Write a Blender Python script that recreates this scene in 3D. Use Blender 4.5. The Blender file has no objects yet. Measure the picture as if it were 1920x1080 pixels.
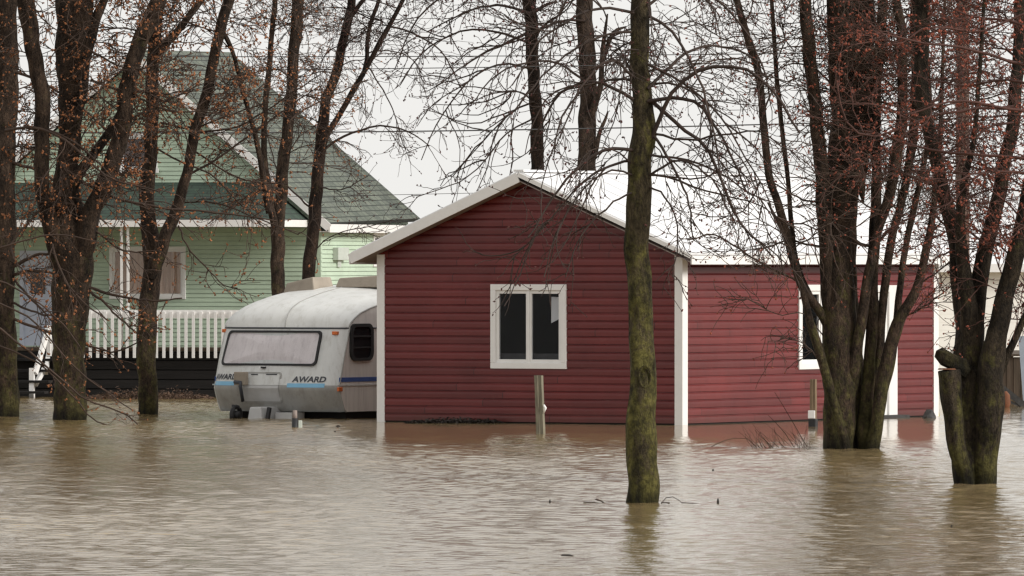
import bpy, math, random
import numpy as np
from mathutils import Vector, Matrix
R = math.radians
scene = bpy.context.scene
C = scene.collection

# ------------------------------------------------------------------ camera, world, sun, exposure
F = 16000.0            # focal length in pixels of a 1920 wide frame
CAMZ = 2.3             # eye height over the flood water
HOR = 488.0            # pixel row of the horizon
cam = bpy.data.cameras.new('camera')
cam.sensor_width = 36.0
cam.lens = F / 1920.0 * 36.0
cam.shift_y = -(540.0 - HOR) / 1920.0
cam.clip_start = 1.0
cam.clip_end = 9000.0
co = bpy.data.objects.new('camera', cam)
co.location = (0, 0, CAMZ)
co.rotation_euler = (R(90), 0, 0)
C.objects.link(co)
scene.camera = co

SUN_DIR = Vector((0.82, -0.38, 0.43)).normalized()
sun_el = math.asin(SUN_DIR.z)
sun_az = math.atan2(SUN_DIR.x, SUN_DIR.y)
w = bpy.data.worlds.new("World")
scene.world = w
w.use_nodes = True
nt = w.node_tree
nt.nodes.clear()
wo = nt.nodes.new('ShaderNodeOutputWorld')
bg = nt.nodes.new('ShaderNodeBackground')
sky = nt.nodes.new('ShaderNodeTexSky')
sky.sky_type = 'NISHITA'
sky.sun_disc = False
sky.sun_elevation = sun_el
sky.sun_rotation = sun_az
sky.dust_density = 4.0
# an overcast deck: thick pale cloud with faint soft patches over the Nishita sky
tc = nt.nodes.new('ShaderNodeTexCoord')
nz = nt.nodes.new('ShaderNodeTexNoise')
nz.inputs['Scale'].default_value = 3.0
nz.inputs['Detail'].default_value = 4.0
cr = nt.nodes.new('ShaderNodeValToRGB')
cr.color_ramp.elements[0].position = 0.3
cr.color_ramp.elements[0].color = (8.5, 8.4, 8.15, 1)
cr.color_ramp.elements[1].position = 0.7
cr.color_ramp.elements[1].color = (9.7, 9.6, 9.3, 1)
mx = nt.nodes.new('ShaderNodeMix')
mx.data_type = 'RGBA'
mx.inputs['Factor'].default_value = 0.96
nt.links.new(tc.outputs['Generated'], nz.inputs['Vector'])
nt.links.new(nz.outputs['Fac'], cr.inputs['Fac'])
nt.links.new(sky.outputs['Color'], mx.inputs['A'])
nt.links.new(cr.outputs['Color'], mx.inputs['B'])
nt.links.new(mx.outputs['Result'], bg.inputs['Color'])
bg.inputs['Strength'].default_value = 0.1
nt.links.new(bg.outputs['Background'], wo.inputs['Surface'])

sl = bpy.data.lights.new('sun', 'SUN')
sl.energy = 3.0
sl.angle = R(20)
sl.color = (1.0, 0.96, 0.9)
so = bpy.data.objects.new('sun', sl)
so.rotation_euler = SUN_DIR.to_track_quat('Z', 'Y').to_euler()
so.location = (60, -20, 60)
C.objects.link(so)

scene.view_settings.view_transform = 'Standard'
scene.view_settings.look = 'None'
scene.view_settings.exposure = 0.0
scene.view_settings.gamma = 1.0
scene.cycles.filter_width = 1.4
scene.cycles.max_bounces = 6
scene.cycles.transparent_max_bounces = 12


# ------------------------------------------------------------------ helpers: pixels to places
def P(px, py, Y):
    """the point at depth Y seen at pixel (px, py)"""
    return Vector(((px - 960.0) / F * Y, Y, CAMZ + (HOR - py) / F * Y))

def Yw(py):
    """depth of the water surface seen at pixel row py"""
    return CAMZ * F / (py - HOR)

def PW(px, py):
    Y = Yw(py)
    return Vector(((px - 960.0) / F * Y, Y, 0.0))

def frame(loc, rz):
    return Matrix.Translation(Vector(loc)) @ Matrix.Rotation(rz, 4, 'Z')

def hit(px, py, M, p_loc, n_loc):
    """local point where the line of sight of a pixel meets a plane given in the frame M"""
    o = Vector((0, 0, CAMZ))
    d = Vector(((px - 960.0) / F, 1.0, (HOR - py) / F))
    p = M @ Vector(p_loc)
    n = (M.to_3x3() @ Vector(n_loc)).normalized()
    t = (p - o).dot(n) / d.dot(n)
    return M.inverted() @ (o + d * t)


# ------------------------------------------------------------------ helpers: objects
def tag(o, label=None, cat=None, group=None, kind=None):
    if label: o['label'] = label
    if cat: o['category'] = cat
    if group: o['group'] = group
    if kind: o['kind'] = kind
    return o

def empty(name, loc, rz=0.0, label=None, cat=None, group=None):
    o = bpy.data.objects.new(name, None)
    o.empty_display_size = 0.2
    o.location = loc
    o.rotation_euler = (0, 0, rz)
    C.objects.link(o)
    return tag(o, label, cat, group)

class MB:
    """collects faces of one mesh"""
    def __init__(s):
        s.v = []; s.f = []; s.uv = []
    def add(s, pts, faces, uvs=None):
        b = len(s.v)
        s.v += [tuple(p) for p in pts]
        for f in faces:
            s.f.append([b + i for i in f])
            s.uv.append([uvs[i] for i in f] if uvs else [(0, 0)] * len(f))
        return s
    def quad(s, a, b, c, d, uvs=None):
        return s.add([a, b, c, d], [(0, 1, 2, 3)], uvs)
    def box(s, x0, x1, y0, y1, z0, z1, M=None):
        p = [Vector((x, y, z)) for z in (z0, z1) for y in (y0, y1) for x in (x0, x1)]
        if M is not None: p = [M @ q for q in p]
        return s.add(p, [(0, 2, 3, 1), (4, 5, 7, 6), (0, 1, 5, 4), (2, 6, 7, 3), (0, 4, 6, 2), (1, 3, 7, 5)])
    def bar(s, a, b, wx, wz, up=(0, 0, 1)):
        """a rectangular bar from a to b; wx across, wz along up"""
        a, b = Vector(a), Vector(b)
        t = (b - a).normalized()
        x = t.cross(Vector(up)).normalized()
        u = x.cross(t).normalized()
        p = []
        for q in (a, b):
            for (i, j) in ((-1, -1), (1, -1), (1, 1), (-1, 1)):
                p.append(q + x * (i * wx / 2) + u * (j * wz / 2))
        return s.add(p, [(3, 2, 1, 0), (4, 5, 6, 7), (0, 1, 5, 4), (1, 2, 6, 5), (2, 3, 7, 6), (3, 0, 4, 7)])
    def slab(s, a, b, c, d, t, uvs=None):
        """a plate whose top is a b c d (seen from outside counter-clockwise), t thick"""
        a, b, c, d = map(Vector, (a, b, c, d))
        n = (b - a).cross(d - a).normalized()
        q = [p - n * t for p in (a, b, c, d)]
        u = (uvs + uvs) if uvs else None
        return s.add([a, b, c, d] + q, [(0, 1, 2, 3), (7, 6, 5, 4), (0, 4, 5, 1), (1, 5, 6, 2), (2, 6, 7, 3), (3, 7, 4, 0)], u)
    def tube(s, pts, rad, n=10, cap=True):
        pts = [Vector(p) for p in pts]
        base = len(s.v)
        for i, p in enumerate(pts):
            t = (pts[min(i + 1, len(pts) - 1)] - pts[max(i - 1, 0)]).normalized()
            ref = Vector((0, 1, 0)) if abs(t.y) < 0.9 else Vector((1, 0, 0))
            a = t.cross(ref).normalized(); b = t.cross(a)
            r = rad[i] if hasattr(rad, '__len__') else rad
            for k in range(n):
                th = 2 * math.pi * k / n
                s.v.append(tuple(p + a * (r * math.cos(th)) + b * (r * math.sin(th))))
        for i in range(len(pts) - 1):
            for k in range(n):
                k2 = (k + 1) % n
                s.f.append([base + i * n + k, base + i * n + k2, base + (i + 1) * n + k2, base + (i + 1) * n + k])
                s.uv.append([(0, 0)] * 4)
        if cap:
            s.f.append([base + k for k in range(n)][::-1]); s.uv.append([(0, 0)] * n)
            e = base + (len(pts) - 1) * n
            s.f.append([e + k for k in range(n)]); s.uv.append([(0, 0)] * n)
        return s
    def build(s, name, mat, parent=None, smooth=False, loc=None, bevel=0.0):
        me = bpy.data.meshes.new(name)
        me.from_pydata(s.v, [], s.f)
        ul = me.uv_layers.new(name='uv')
        i = 0
        for f in s.uv:
            for t in f:
                ul.data[i].uv = t; i += 1
        me.materials.append(mat)
        if smooth:
            me.polygons.foreach_set('use_smooth', [True] * len(me.polygons))
        me.update()
        o = bpy.data.objects.new(name, me)
        C.objects.link(o)
        if parent is not None: o.parent = parent
        if loc is not None: o.location = loc
        if bevel:
            m = o.modifiers.new('bevel', 'BEVEL'); m.width = bevel; m.segments = 2; m.limit_method = 'ANGLE'
        return o

def np_mesh(name, V, Q, mat, parent=None, smooth=True):
    """one mesh from numpy vertices and quads (a triangle may repeat no index: use T rows of 3)"""
    me = bpy.data.meshes.new(name)
    n, k = len(Q), Q.shape[1]
    me.vertices.add(len(V)); me.vertices.foreach_set('co', np.ascontiguousarray(V, dtype=np.float32).ravel())
    me.loops.add(n * k); me.loops.foreach_set('vertex_index', np.ascontiguousarray(Q, dtype=np.int32).ravel())
    me.polygons.add(n)
    me.polygons.foreach_set('loop_start', np.arange(0, n * k, k, dtype=np.int32))
    me.polygons.foreach_set('use_smooth', np.full(n, smooth))
    me.materials.append(mat)
    me.update(calc_edges=True)
    me.validate()
    o = bpy.data.objects.new(name, me)
    C.objects.link(o)
    if parent is not None: o.parent = parent
    return o


# ------------------------------------------------------------------ materials
def newmat(name):
    m = bpy.data.materials.new(name); m.use_nodes = True
    nt = m.node_tree; nt.nodes.clear()
    out = nt.nodes.new('ShaderNodeOutputMaterial')
    b = nt.nodes.new('ShaderNodeBsdfPrincipled')
    nt.links.new(b.outputs['BSDF'], out.inputs['Surface'])
    return m, nt, b

def noise(nt, vec, scale, detail=4.0, rough=0.55, stretch=None):
    if stretch:
        mp = nt.nodes.new('ShaderNodeMapping'); mp.inputs['Scale'].default_value = stretch
        nt.links.new(vec, mp.inputs['Vector']); vec = mp.outputs['Vector']
    n = nt.nodes.new('ShaderNodeTexNoise')
    n.inputs['Scale'].default_value = scale; n.inputs['Detail'].default_value = detail
    n.inputs['Roughness'].default_value = rough
    nt.links.new(vec, n.inputs['Vector'])
    return n.outputs['Fac']

def ramp(nt, fac, stops):
    r = nt.nodes.new('ShaderNodeValToRGB')
    e = r.color_ramp.elements
    while len(e) < len(stops): e.new(0.5)
    for i, (p, c) in enumerate(stops):
        e[i].position = p; e[i].color = (c[0], c[1], c[2], 1)
    nt.links.new(fac, r.inputs['Fac'])
    return r.outputs['Color']

def mixc(nt, fac, a, b, mode='MIX'):
    m = nt.nodes.new('ShaderNodeMix'); m.data_type = 'RGBA'; m.blend_type = mode
    for s, x in (('Factor', fac), ('A', a), ('B', b)):
        if hasattr(x, 'links'): nt.links.new(x, m.inputs[s])
        elif s == 'Factor': m.inputs[s].default_value = x
        else: m.inputs[s].default_value = (x[0], x[1], x[2], 1)
    return m.outputs['Result']

def bump(nt, b, h, strength, dist):
    n = nt.nodes.new('ShaderNodeBump')
    n.inputs['Strength'].default_value = strength; n.inputs['Distance'].default_value = dist
    nt.links.new(h, n.inputs['Height']); nt.links.new(n.outputs['Normal'], b.inputs['Normal'])

def paint(name, col, rough=0.5, var=0.15, scale=2.0, dirt=None, dirt_amt=0.0, stretch=(1, 1, 1), bmp=0.0, bscale=40.0, spec=0.5, metal=0.0):
    """a painted or plain surface with soft unevenness, optional dirt patches and grain"""
    m, nt, b = newmat(name)
    tc = nt.nodes.new('ShaderNodeTexCoord').outputs['Object']
    n1 = noise(nt, tc, scale, 5, 0.6, stretch)
    lo = [c * (1 - var) for c in col]; hi = [min(1, c * (1 + var)) for c in col]
    c = ramp(nt, n1, [(0.3, lo), (0.7, hi)])
    if dirt:
        n2 = noise(nt, tc, scale * 2.3, 7, 0.7, stretch)
        mk = ramp(nt, n2, [(0.5, (0, 0, 0)), (0.75, (dirt_amt,) * 3)])
        c = mixc(nt, mk, c, dirt)
    nt.links.new(c, b.inputs['Base Color'])
    b.inputs['Roughness'].default_value = rough
    b.inputs['Specular IOR Level'].default_value = spec
    b.inputs['Metallic'].default_value = metal
    if bmp: bump(nt, b, noise(nt, tc, bscale, 4, 0.6, stretch), bmp, 0.01)
    return m

def bark(name, dark, light, moss, moss_amt, mtop=3.0):
    m, nt, b = newmat(name)
    tc = nt.nodes.new('ShaderNodeTexCoord').outputs['Object']
    ridge = noise(nt, tc, 11, 6, 0.72, (1, 1, 0.2))
    fine = noise(nt, tc, 45, 5, 0.7, (1, 1, 0.5))
    c = ramp(nt, ridge, [(0.40, dark), (0.62, light)])
    c = mixc(nt, 0.5, c, ramp(nt, fine, [(0.35, [x * 0.5 for x in dark]), (0.7, [x * 1.5 for x in light])]))
    patch = noise(nt, tc, 4.2, 7, 0.8, (1, 1, 0.6))
    sep = nt.nodes.new('ShaderNodeSeparateXYZ'); nt.links.new(tc, sep.inputs[0])
    mr = nt.nodes.new('ShaderNodeMapRange'); mr.inputs[1].default_value = 0.0; mr.inputs[2].default_value = mtop
    mr.inputs[3].default_value = 0.10; mr.inputs[4].default_value = -0.10
    nt.links.new(sep.outputs['Z'], mr.inputs[0])
    ad = nt.nodes.new('ShaderNodeMath'); nt.links.new(patch, ad.inputs[0]); nt.links.new(mr.outputs[0], ad.inputs[1])
    mk = ramp(nt, ad.outputs[0], [(0.49, (0, 0, 0)), (0.60, (moss_amt,) * 3)])
    tuft = noise(nt, tc, 17, 4, 0.7)
    c = mixc(nt, mk, c, ramp(nt, tuft, [(0.35, [x * 0.45 for x in moss]), (0.65, [x * 1.35 for x in moss])]))
    blot = noise(nt, tc, 7.0, 5, 0.7, (1, 1, 0.5))
    c = mixc(nt, 1.0, c, ramp(nt, blot, [(0.36, (0.32,) * 3), (0.62, (1.3,) * 3)]), 'MULTIPLY')
    wet = nt.nodes.new('ShaderNodeMapRange'); wet.inputs[1].default_value = 0.04; wet.inputs[2].default_value = 0.20
    wet.inputs[3].default_value = 0.30; wet.inputs[4].default_value = 1.0
    nt.links.new(sep.outputs['Z'], wet.inputs[0])
    c = mixc(nt, 1.0, c, wet.outputs[0], 'MULTIPLY')
    # pale lichen flecks
    fl = noise(nt, tc, 28, 3, 0.6)
    c = mixc(nt, ramp(nt, fl, [(0.66, (0, 0, 0)), (0.72, (0.35,) * 3)]), c, (0.11, 0.10, 0.07))
    nt.links.new(c, b.inputs['Base Color'])
    b.inputs['Roughness'].default_value = 0.9
    b.inputs['Specular IOR Level'].default_value = 0.25
    a2 = nt.nodes.new('ShaderNodeMath'); nt.links.new(ridge, a2.inputs[0]); nt.links.new(fine, a2.inputs[1])
    bump(nt, b, a2.outputs[0], 1.0, 0.06)
    return m

def glass(name, tint=(0.62, 0.64, 0.66), refl=0.014):
    m = bpy.data.materials.new(name); m.use_nodes = True
    nt = m.node_tree; nt.nodes.clear()
    out = nt.nodes.new('ShaderNodeOutputMaterial')
    t = nt.nodes.new('ShaderNodeBsdfTransparent'); t.inputs[0].default_value = (*tint, 1)
    g = nt.nodes.new('ShaderNodeBsdfGlossy'); g.inputs['Roughness'].default_value = 0.03
    tc = nt.nodes.new('ShaderNodeTexCoord').outputs['Object']
    bp = nt.nodes.new('ShaderNodeBump'); bp.inputs['Strength'].default_value = 0.05; bp.inputs['Distance'].default_value = 0.02
    nt.links.new(noise(nt, tc, 3.0, 2), bp.inputs['Height']); nt.links.new(bp.outputs[0], g.inputs['Normal'])
    mx = nt.nodes.new('ShaderNodeMixShader'); mx.inputs[0].default_value = refl
    nt.links.new(t.outputs[0], mx.inputs[1]); nt.links.new(g.outputs[0], mx.inputs[2])
    nt.links.new(mx.outputs[0], out.inputs['Surface'])
    return m

def shingle(name, c1, c2, mortar, course=0.13, width=0.3):
    m, nt, b = newmat(name)
    tc = nt.nodes.new('ShaderNodeTexCoord')
    br = nt.nodes.new('ShaderNodeTexBrick')
    br.inputs['Scale'].default_value = 1.0
    br.inputs['Brick Width'].default_value = width; br.inputs['Row Height'].default_value = course
    br.inputs['Mortar Size'].default_value = 0.016; br.inputs['Mortar Smooth'].default_value = 0.6
    br.inputs['Color1'].default_value = (*c1, 1); br.inputs['Color2'].default_value = (*c2, 1); br.inputs['Mortar'].default_value = (*mortar, 1)
    br.inputs['Bias'].default_value = 0.0
    nt.links.new(tc.outputs['UV'], br.inputs['Vector'])
    n = noise(nt, tc.outputs['Object'], 1.6, 7, 0.7)
    n2 = noise(nt, tc.outputs['Object'], 30, 3, 0.7)
    c = mixc(nt, 1.0, br.outputs['Color'], ramp(nt, n, [(0.3, (0.65, 0.65, 0.68)), (0.7, (1.3, 1.3, 1.2))]), 'MULTIPLY')
    c = mixc(nt, 1.0, c, ramp(nt, n2, [(0.3, (0.7,) * 3), (0.7, (1.3,) * 3)]), 'MULTIPLY')
    nt.links.new(c, b.inputs['Base Color'])
    b.inputs['Roughness'].default_value = 0.85
    bump(nt, b, br.outputs['Fac'], -0.6, 0.01)
    return m

M = {}
def red_boards():
    """dark red boards: each length of board a little different, butt joints, scuffs and a splashed foot"""
    m, nt, b = newmat('red_siding')
    tc = nt.nodes.new('ShaderNodeTexCoord').outputs['Object']
    sep = nt.nodes.new('ShaderNodeSeparateXYZ'); nt.links.new(tc, sep.inputs[0])
    def mt(op, a, c=None):
        n = nt.nodes.new('ShaderNodeMath'); n.operation = op
        for k, x in enumerate((a, c)):
            if x is None: continue
            if hasattr(x, 'links'): nt.links.new(x, n.inputs[k])
            else: n.inputs[k].default_value = x
        return n.outputs[0]
    row = mt('FLOOR', mt('DIVIDE', mt('SUBTRACT', sep.outputs['Z'], 0.02), 0.1105))
    wr = nt.nodes.new('ShaderNodeTexWhiteNoise'); wr.noise_dimensions = '1D'; nt.links.new(row, wr.inputs['W'])
    run = mt('ADD', mt('SUBTRACT', sep.outputs['X'], sep.outputs['Y']), mt('MULTIPLY', wr.outputs['Value'], 3.6))
    cell = mt('DIVIDE', run, 3.6)
    col = mt('FLOOR', cell)
    wb = nt.nodes.new('ShaderNodeTexWhiteNoise'); wb.noise_dimensions = '2D'
    cb = nt.nodes.new('ShaderNodeCombineXYZ'); nt.links.new(row, cb.inputs[0]); nt.links.new(col, cb.inputs[1]); nt.links.new(cb.outputs[0], wb.inputs['Vector'])
    base = ramp(nt, wb.outputs['Value'], [(0.0, (0.108, 0.0145, 0.0150)), (1.0, (0.150, 0.0205, 0.0205))])
    n1 = noise(nt, tc, 1.4, 6, 0.65)
    c = mixc(nt, 1.0, base, ramp(nt, n1, [(0.3, (0.84, 0.86, 0.86)), (0.7, (1.14, 1.14, 1.12))]), 'MULTIPLY')
    n2 = noise(nt, tc, 9, 6, 0.75, (1, 1, 2.5))
    c = mixc(nt, ramp(nt, n2, [(0.58, (0, 0, 0)), (0.74, (0.45,) * 3)]), c, (0.17, 0.075, 0.065))
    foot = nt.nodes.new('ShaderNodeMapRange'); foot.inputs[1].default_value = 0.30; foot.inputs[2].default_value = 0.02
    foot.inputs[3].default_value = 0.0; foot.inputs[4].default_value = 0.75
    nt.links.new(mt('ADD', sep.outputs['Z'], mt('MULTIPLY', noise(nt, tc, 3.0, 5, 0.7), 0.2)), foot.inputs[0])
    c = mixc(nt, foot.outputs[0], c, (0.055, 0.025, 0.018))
    fr = mt('FRACT', cell)
    jt = mt('LESS_THAN', fr, 0.0028)
    c = mixc(nt, jt, c, (0.02, 0.006, 0.006))
    nt.links.new(c, b.inputs['Base Color'])
    b.inputs['Roughness'].default_value = 0.38
    b.inputs['Specular IOR Level'].default_value = 0.45
    bump(nt, b, noise(nt, tc, 40, 4, 0.6, (0.3, 0.3, 1)), 0.2, 0.006)
    return m
M['red'] = red_boards()
M['white'] = paint('white_trim', (0.80, 0.785, 0.77), 0.5, 0.03, 3, (0.55, 0.52, 0.48), 0.2)
M['soffit'] = paint('brown_soffit', (0.25, 0.20, 0.18), 0.7, 0.12, 4)
M['metalroof'] = paint('white_metal_roof', (0.82, 0.82, 0.83), 0.45, 0.05, 1.5, (0.55, 0.54, 0.52), 0.45, (1, 1, 1), 0.05, 8)
M['green'] = paint('green_clapboard', (0.47, 0.58, 0.45), 0.6, 0.09, 1.0, (0.33, 0.40, 0.30), 0.5, (1, 1, 1.6), 0.1, 40)
M['shingle'] = shingle('green_grey_shingle', (0.155, 0.172, 0.145), (0.095, 0.112, 0.096), (0.025, 0.030, 0.027))
M['porchshingle'] = shingle('dark_green_shingle', (0.036, 0.062, 0.046), (0.026, 0.046, 0.036), (0.015, 0.02, 0.018), 0.14, 0.35)
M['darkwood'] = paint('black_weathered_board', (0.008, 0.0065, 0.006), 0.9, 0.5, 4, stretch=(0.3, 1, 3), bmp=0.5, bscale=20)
M['greywood'] = paint('grey_weathered_wood', (0.185, 0.165, 0.12), 0.85, 0.45, 12, (0.14, 0.16, 0.09), 0.6, (2, 2, 0.25), 0.6, 30)
M['brownwood'] = paint('brown_weathered_wood', (0.20, 0.14, 0.085), 0.85, 0.3, 9, (0.1, 0.08, 0.05), 0.5, (2, 2, 0.25), 0.6, 30)
M['oldbrown'] = paint('old_brown_board', (0.085, 0.06, 0.042), 0.9, 0.4, 5, (0.05, 0.05, 0.03), 0.6, (3, 3, 0.3), 0.5, 20)
M['curtain'] = paint('brown_curtain', (0.62, 0.43, 0.33), 0.9, 0.18, 12, stretch=(2, 2, 0.1))
M['palecurtain'] = paint('pale_pink_curtain', (0.82, 0.755, 0.765), 0.9, 0.08, 2.5, (0.50, 0.43, 0.46), 0.6, stretch=(2.6, 2.6, 0.5))  # darker upright streaks in the colour stand in for shaded folds
M['doorpaint'] = paint('pale_blue_door', (0.52, 0.56, 0.66), 0.5, 0.05, 3)
M['darkred'] = paint('dark_red_blind', (0.085, 0.045, 0.035), 0.8, 0.2, 5)
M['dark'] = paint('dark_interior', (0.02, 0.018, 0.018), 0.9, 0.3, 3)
M['steel'] = paint('grey_meter_paint', (0.50, 0.54, 0.49), 0.45, 0.08, 8)
M['glass'] = glass('window_glass', (0.93, 0.94, 0.95), 0.03)
M['darkglass'] = glass('dark_window_glass', (0.85, 0.86, 0.88), 0.011)
M['smoke'] = glass('dark_acrylic_glass', (0.22, 0.22, 0.24), 0.03)
M['carawhite'] = paint('caravan_white_shell', (0.69, 0.70, 0.69), 0.38, 0.07, 2.2, (0.40, 0.385, 0.34), 0.6, (2.6, 2.6, 0.35), 0.06, 5)
M['cararoof'] = paint('caravan_white_roof', (0.76, 0.765, 0.75), 0.45, 0.06, 2.2, (0.45, 0.44, 0.39), 0.6, (2, 1, 1), 0.06, 6)
M['carabeige'] = paint('caravan_beige_side', (0.86, 0.82, 0.78), 0.5, 0.06, 2.0, (0.45, 0.42, 0.39), 0.4, (3, 3, 0.3), 0.15, 25)
M['caragrey'] = paint('caravan_grey_band', (0.37, 0.365, 0.35), 0.5, 0.12, 3, (0.22, 0.20, 0.17), 0.6, (2, 2, 0.5))
M['rubber'] = paint('black_rubber', (0.014, 0.014, 0.016), 0.6, 0.2, 6)
M['blue'] = paint('dark_blue_stripe', (0.05, 0.115, 0.38), 0.45, 0.08, 5)
M['sky_blue'] = paint('light_blue_stripe', (0.23, 0.50, 0.72), 0.45, 0.06, 5)
M['letter'] = paint('charcoal_lettering', (0.05, 0.055, 0.07), 0.5, 0.1, 8)
M['orange'] = paint('orange_lens', (0.75, 0.17, 0.03), 0.3, 0.1, 9)
M['tanbox'] = paint('tan_vent', (0.34, 0.29, 0.235), 0.6, 0.12, 4, (0.2, 0.17, 0.13), 0.5)
M['hitch'] = paint('pale_grey_plastic', (0.50, 0.50, 0.50), 0.5, 0.08, 5)
M['cream'] = paint('cream_siding', (0.88, 0.855, 0.80), 0.6, 0.04, 1.5)
M['wire'] = paint('black_cable', (0.02, 0.02, 0.022), 0.6, 0.1, 5)
M['pole'] = paint('utility_pole_wood', (0.115, 0.072, 0.055), 0.9, 0.3, 6, (0.06, 0.04, 0.03), 0.5, (2, 2, 0.15), 0.6, 20)
M['litter'] = paint('brown_dead_leaf', (0.085, 0.05, 0.032), 0.9, 0.6, 6)
M['blacklitter'] = paint('black_sodden_leaf', (0.018, 0.013, 0.010), 0.85, 0.5, 8)
M['stone'] = paint('dark_stone', (0.035, 0.033, 0.032), 0.7, 0.4, 9, (0.12, 0.12, 0.12), 0.4)
M['yellow'] = paint('yellow_plastic', (0.45, 0.38, 0.06), 0.5, 0.2, 8)
M['bluegrey'] = paint('blue_grey_plastic', (0.30, 0.34, 0.40), 0.5, 0.1, 4)
M['orangewood'] = paint('fresh_cut_wood', (0.15, 0.055, 0.024), 0.85, 0.3, 12)
M['earth'] = paint('muddy_earth', (0.12, 0.10, 0.06), 0.95, 0.4, 0.5)
M['bark_moss'] = bark('mossy_bark', (0.011, 0.008, 0.005), (0.125, 0.098, 0.055), (0.150, 0.135, 0.038), 0.92, 6.0)
M['bark_brown'] = bark('brown_bark', (0.011, 0.007, 0.005), (0.100, 0.066, 0.045), (0.100, 0.090, 0.029), 0.8, 2.6)
M['bark_black'] = bark('blackish_mossy_bark', (0.007, 0.005, 0.0035), (0.072, 0.054, 0.036), (0.105, 0.096, 0.028), 0.8, 1.9)
M['bark_grey'] = bark('grey_brown_bark', (0.015, 0.010, 0.007), (0.115, 0.078, 0.058), (0.062, 0.056, 0.02), 0.7, 2.6)
M['bark_dark'] = bark('dark_bark', (0.008, 0.005, 0.004), (0.065, 0.040, 0.028), (0.05, 0.045, 0.014), 0.7, 1.8)
M['twig_brown'] = paint('brown_twig', (0.050, 0.029, 0.019), 0.8, 0.4, 4)
M['twig_dark'] = paint('dark_twig', (0.036, 0.021, 0.015), 0.8, 0.4, 4)
M['twig_red'] = paint('reddish_twig', (0.075, 0.030, 0.022), 0.8, 0.4, 4)
M['bud_orange'] = paint('orange_brown_bud', (0.25, 0.095, 0.035), 0.8, 0.5, 3)
M['bud_red'] = paint('red_bud', (0.22, 0.055, 0.030), 0.8, 0.5, 3)
M['bud_dark'] = paint('dark_red_bud', (0.07, 0.02, 0.016), 0.8, 0.5, 3)


# ------------------------------------------------------------------ the setting: ground, water
mb = MB()
mb.quad((-3000, -500, -0.55), (3000, -500, -0.55), (3000, 5000, -0.55), (-3000, 5000, -0.55))
tag(mb.build('ground', M['earth']), kind='structure')

def water_mat():
    m, nt, b = newmat('muddy_flood_water')
    tc = nt.nodes.new('ShaderNodeTexCoord').outputs['Object']
    c = ramp(nt, noise(nt, tc, 0.09, 4, 0.6), [(0.3, (0.190, 0.132, 0.058)), (0.7, (0.265, 0.197, 0.106))])
    nt.links.new(c, b.inputs['Base Color'])
    b.inputs['Roughness'].default_value = 0.06
    b.inputs['IOR'].default_value = 1.333
    at = nt.nodes.new('ShaderNodeAttribute'); at.attribute_name = 'chop'
    mu = nt.nodes.new('ShaderNodeMath'); mu.operation = 'MULTIPLY'
    nt.links.new(noise(nt, tc, 8.5, 4, 0.66, (1.5, 1.2, 1)), mu.inputs[0]); nt.links.new(at.outputs['Fac'], mu.inputs[1])
    bump(nt, b, mu.outputs[0], 0.5, 0.012)
    return m
M['water'] = water_mat()

SHED_C = PW(1278, 797)
SHED_M = frame(SHED_C, R(-30))

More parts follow.
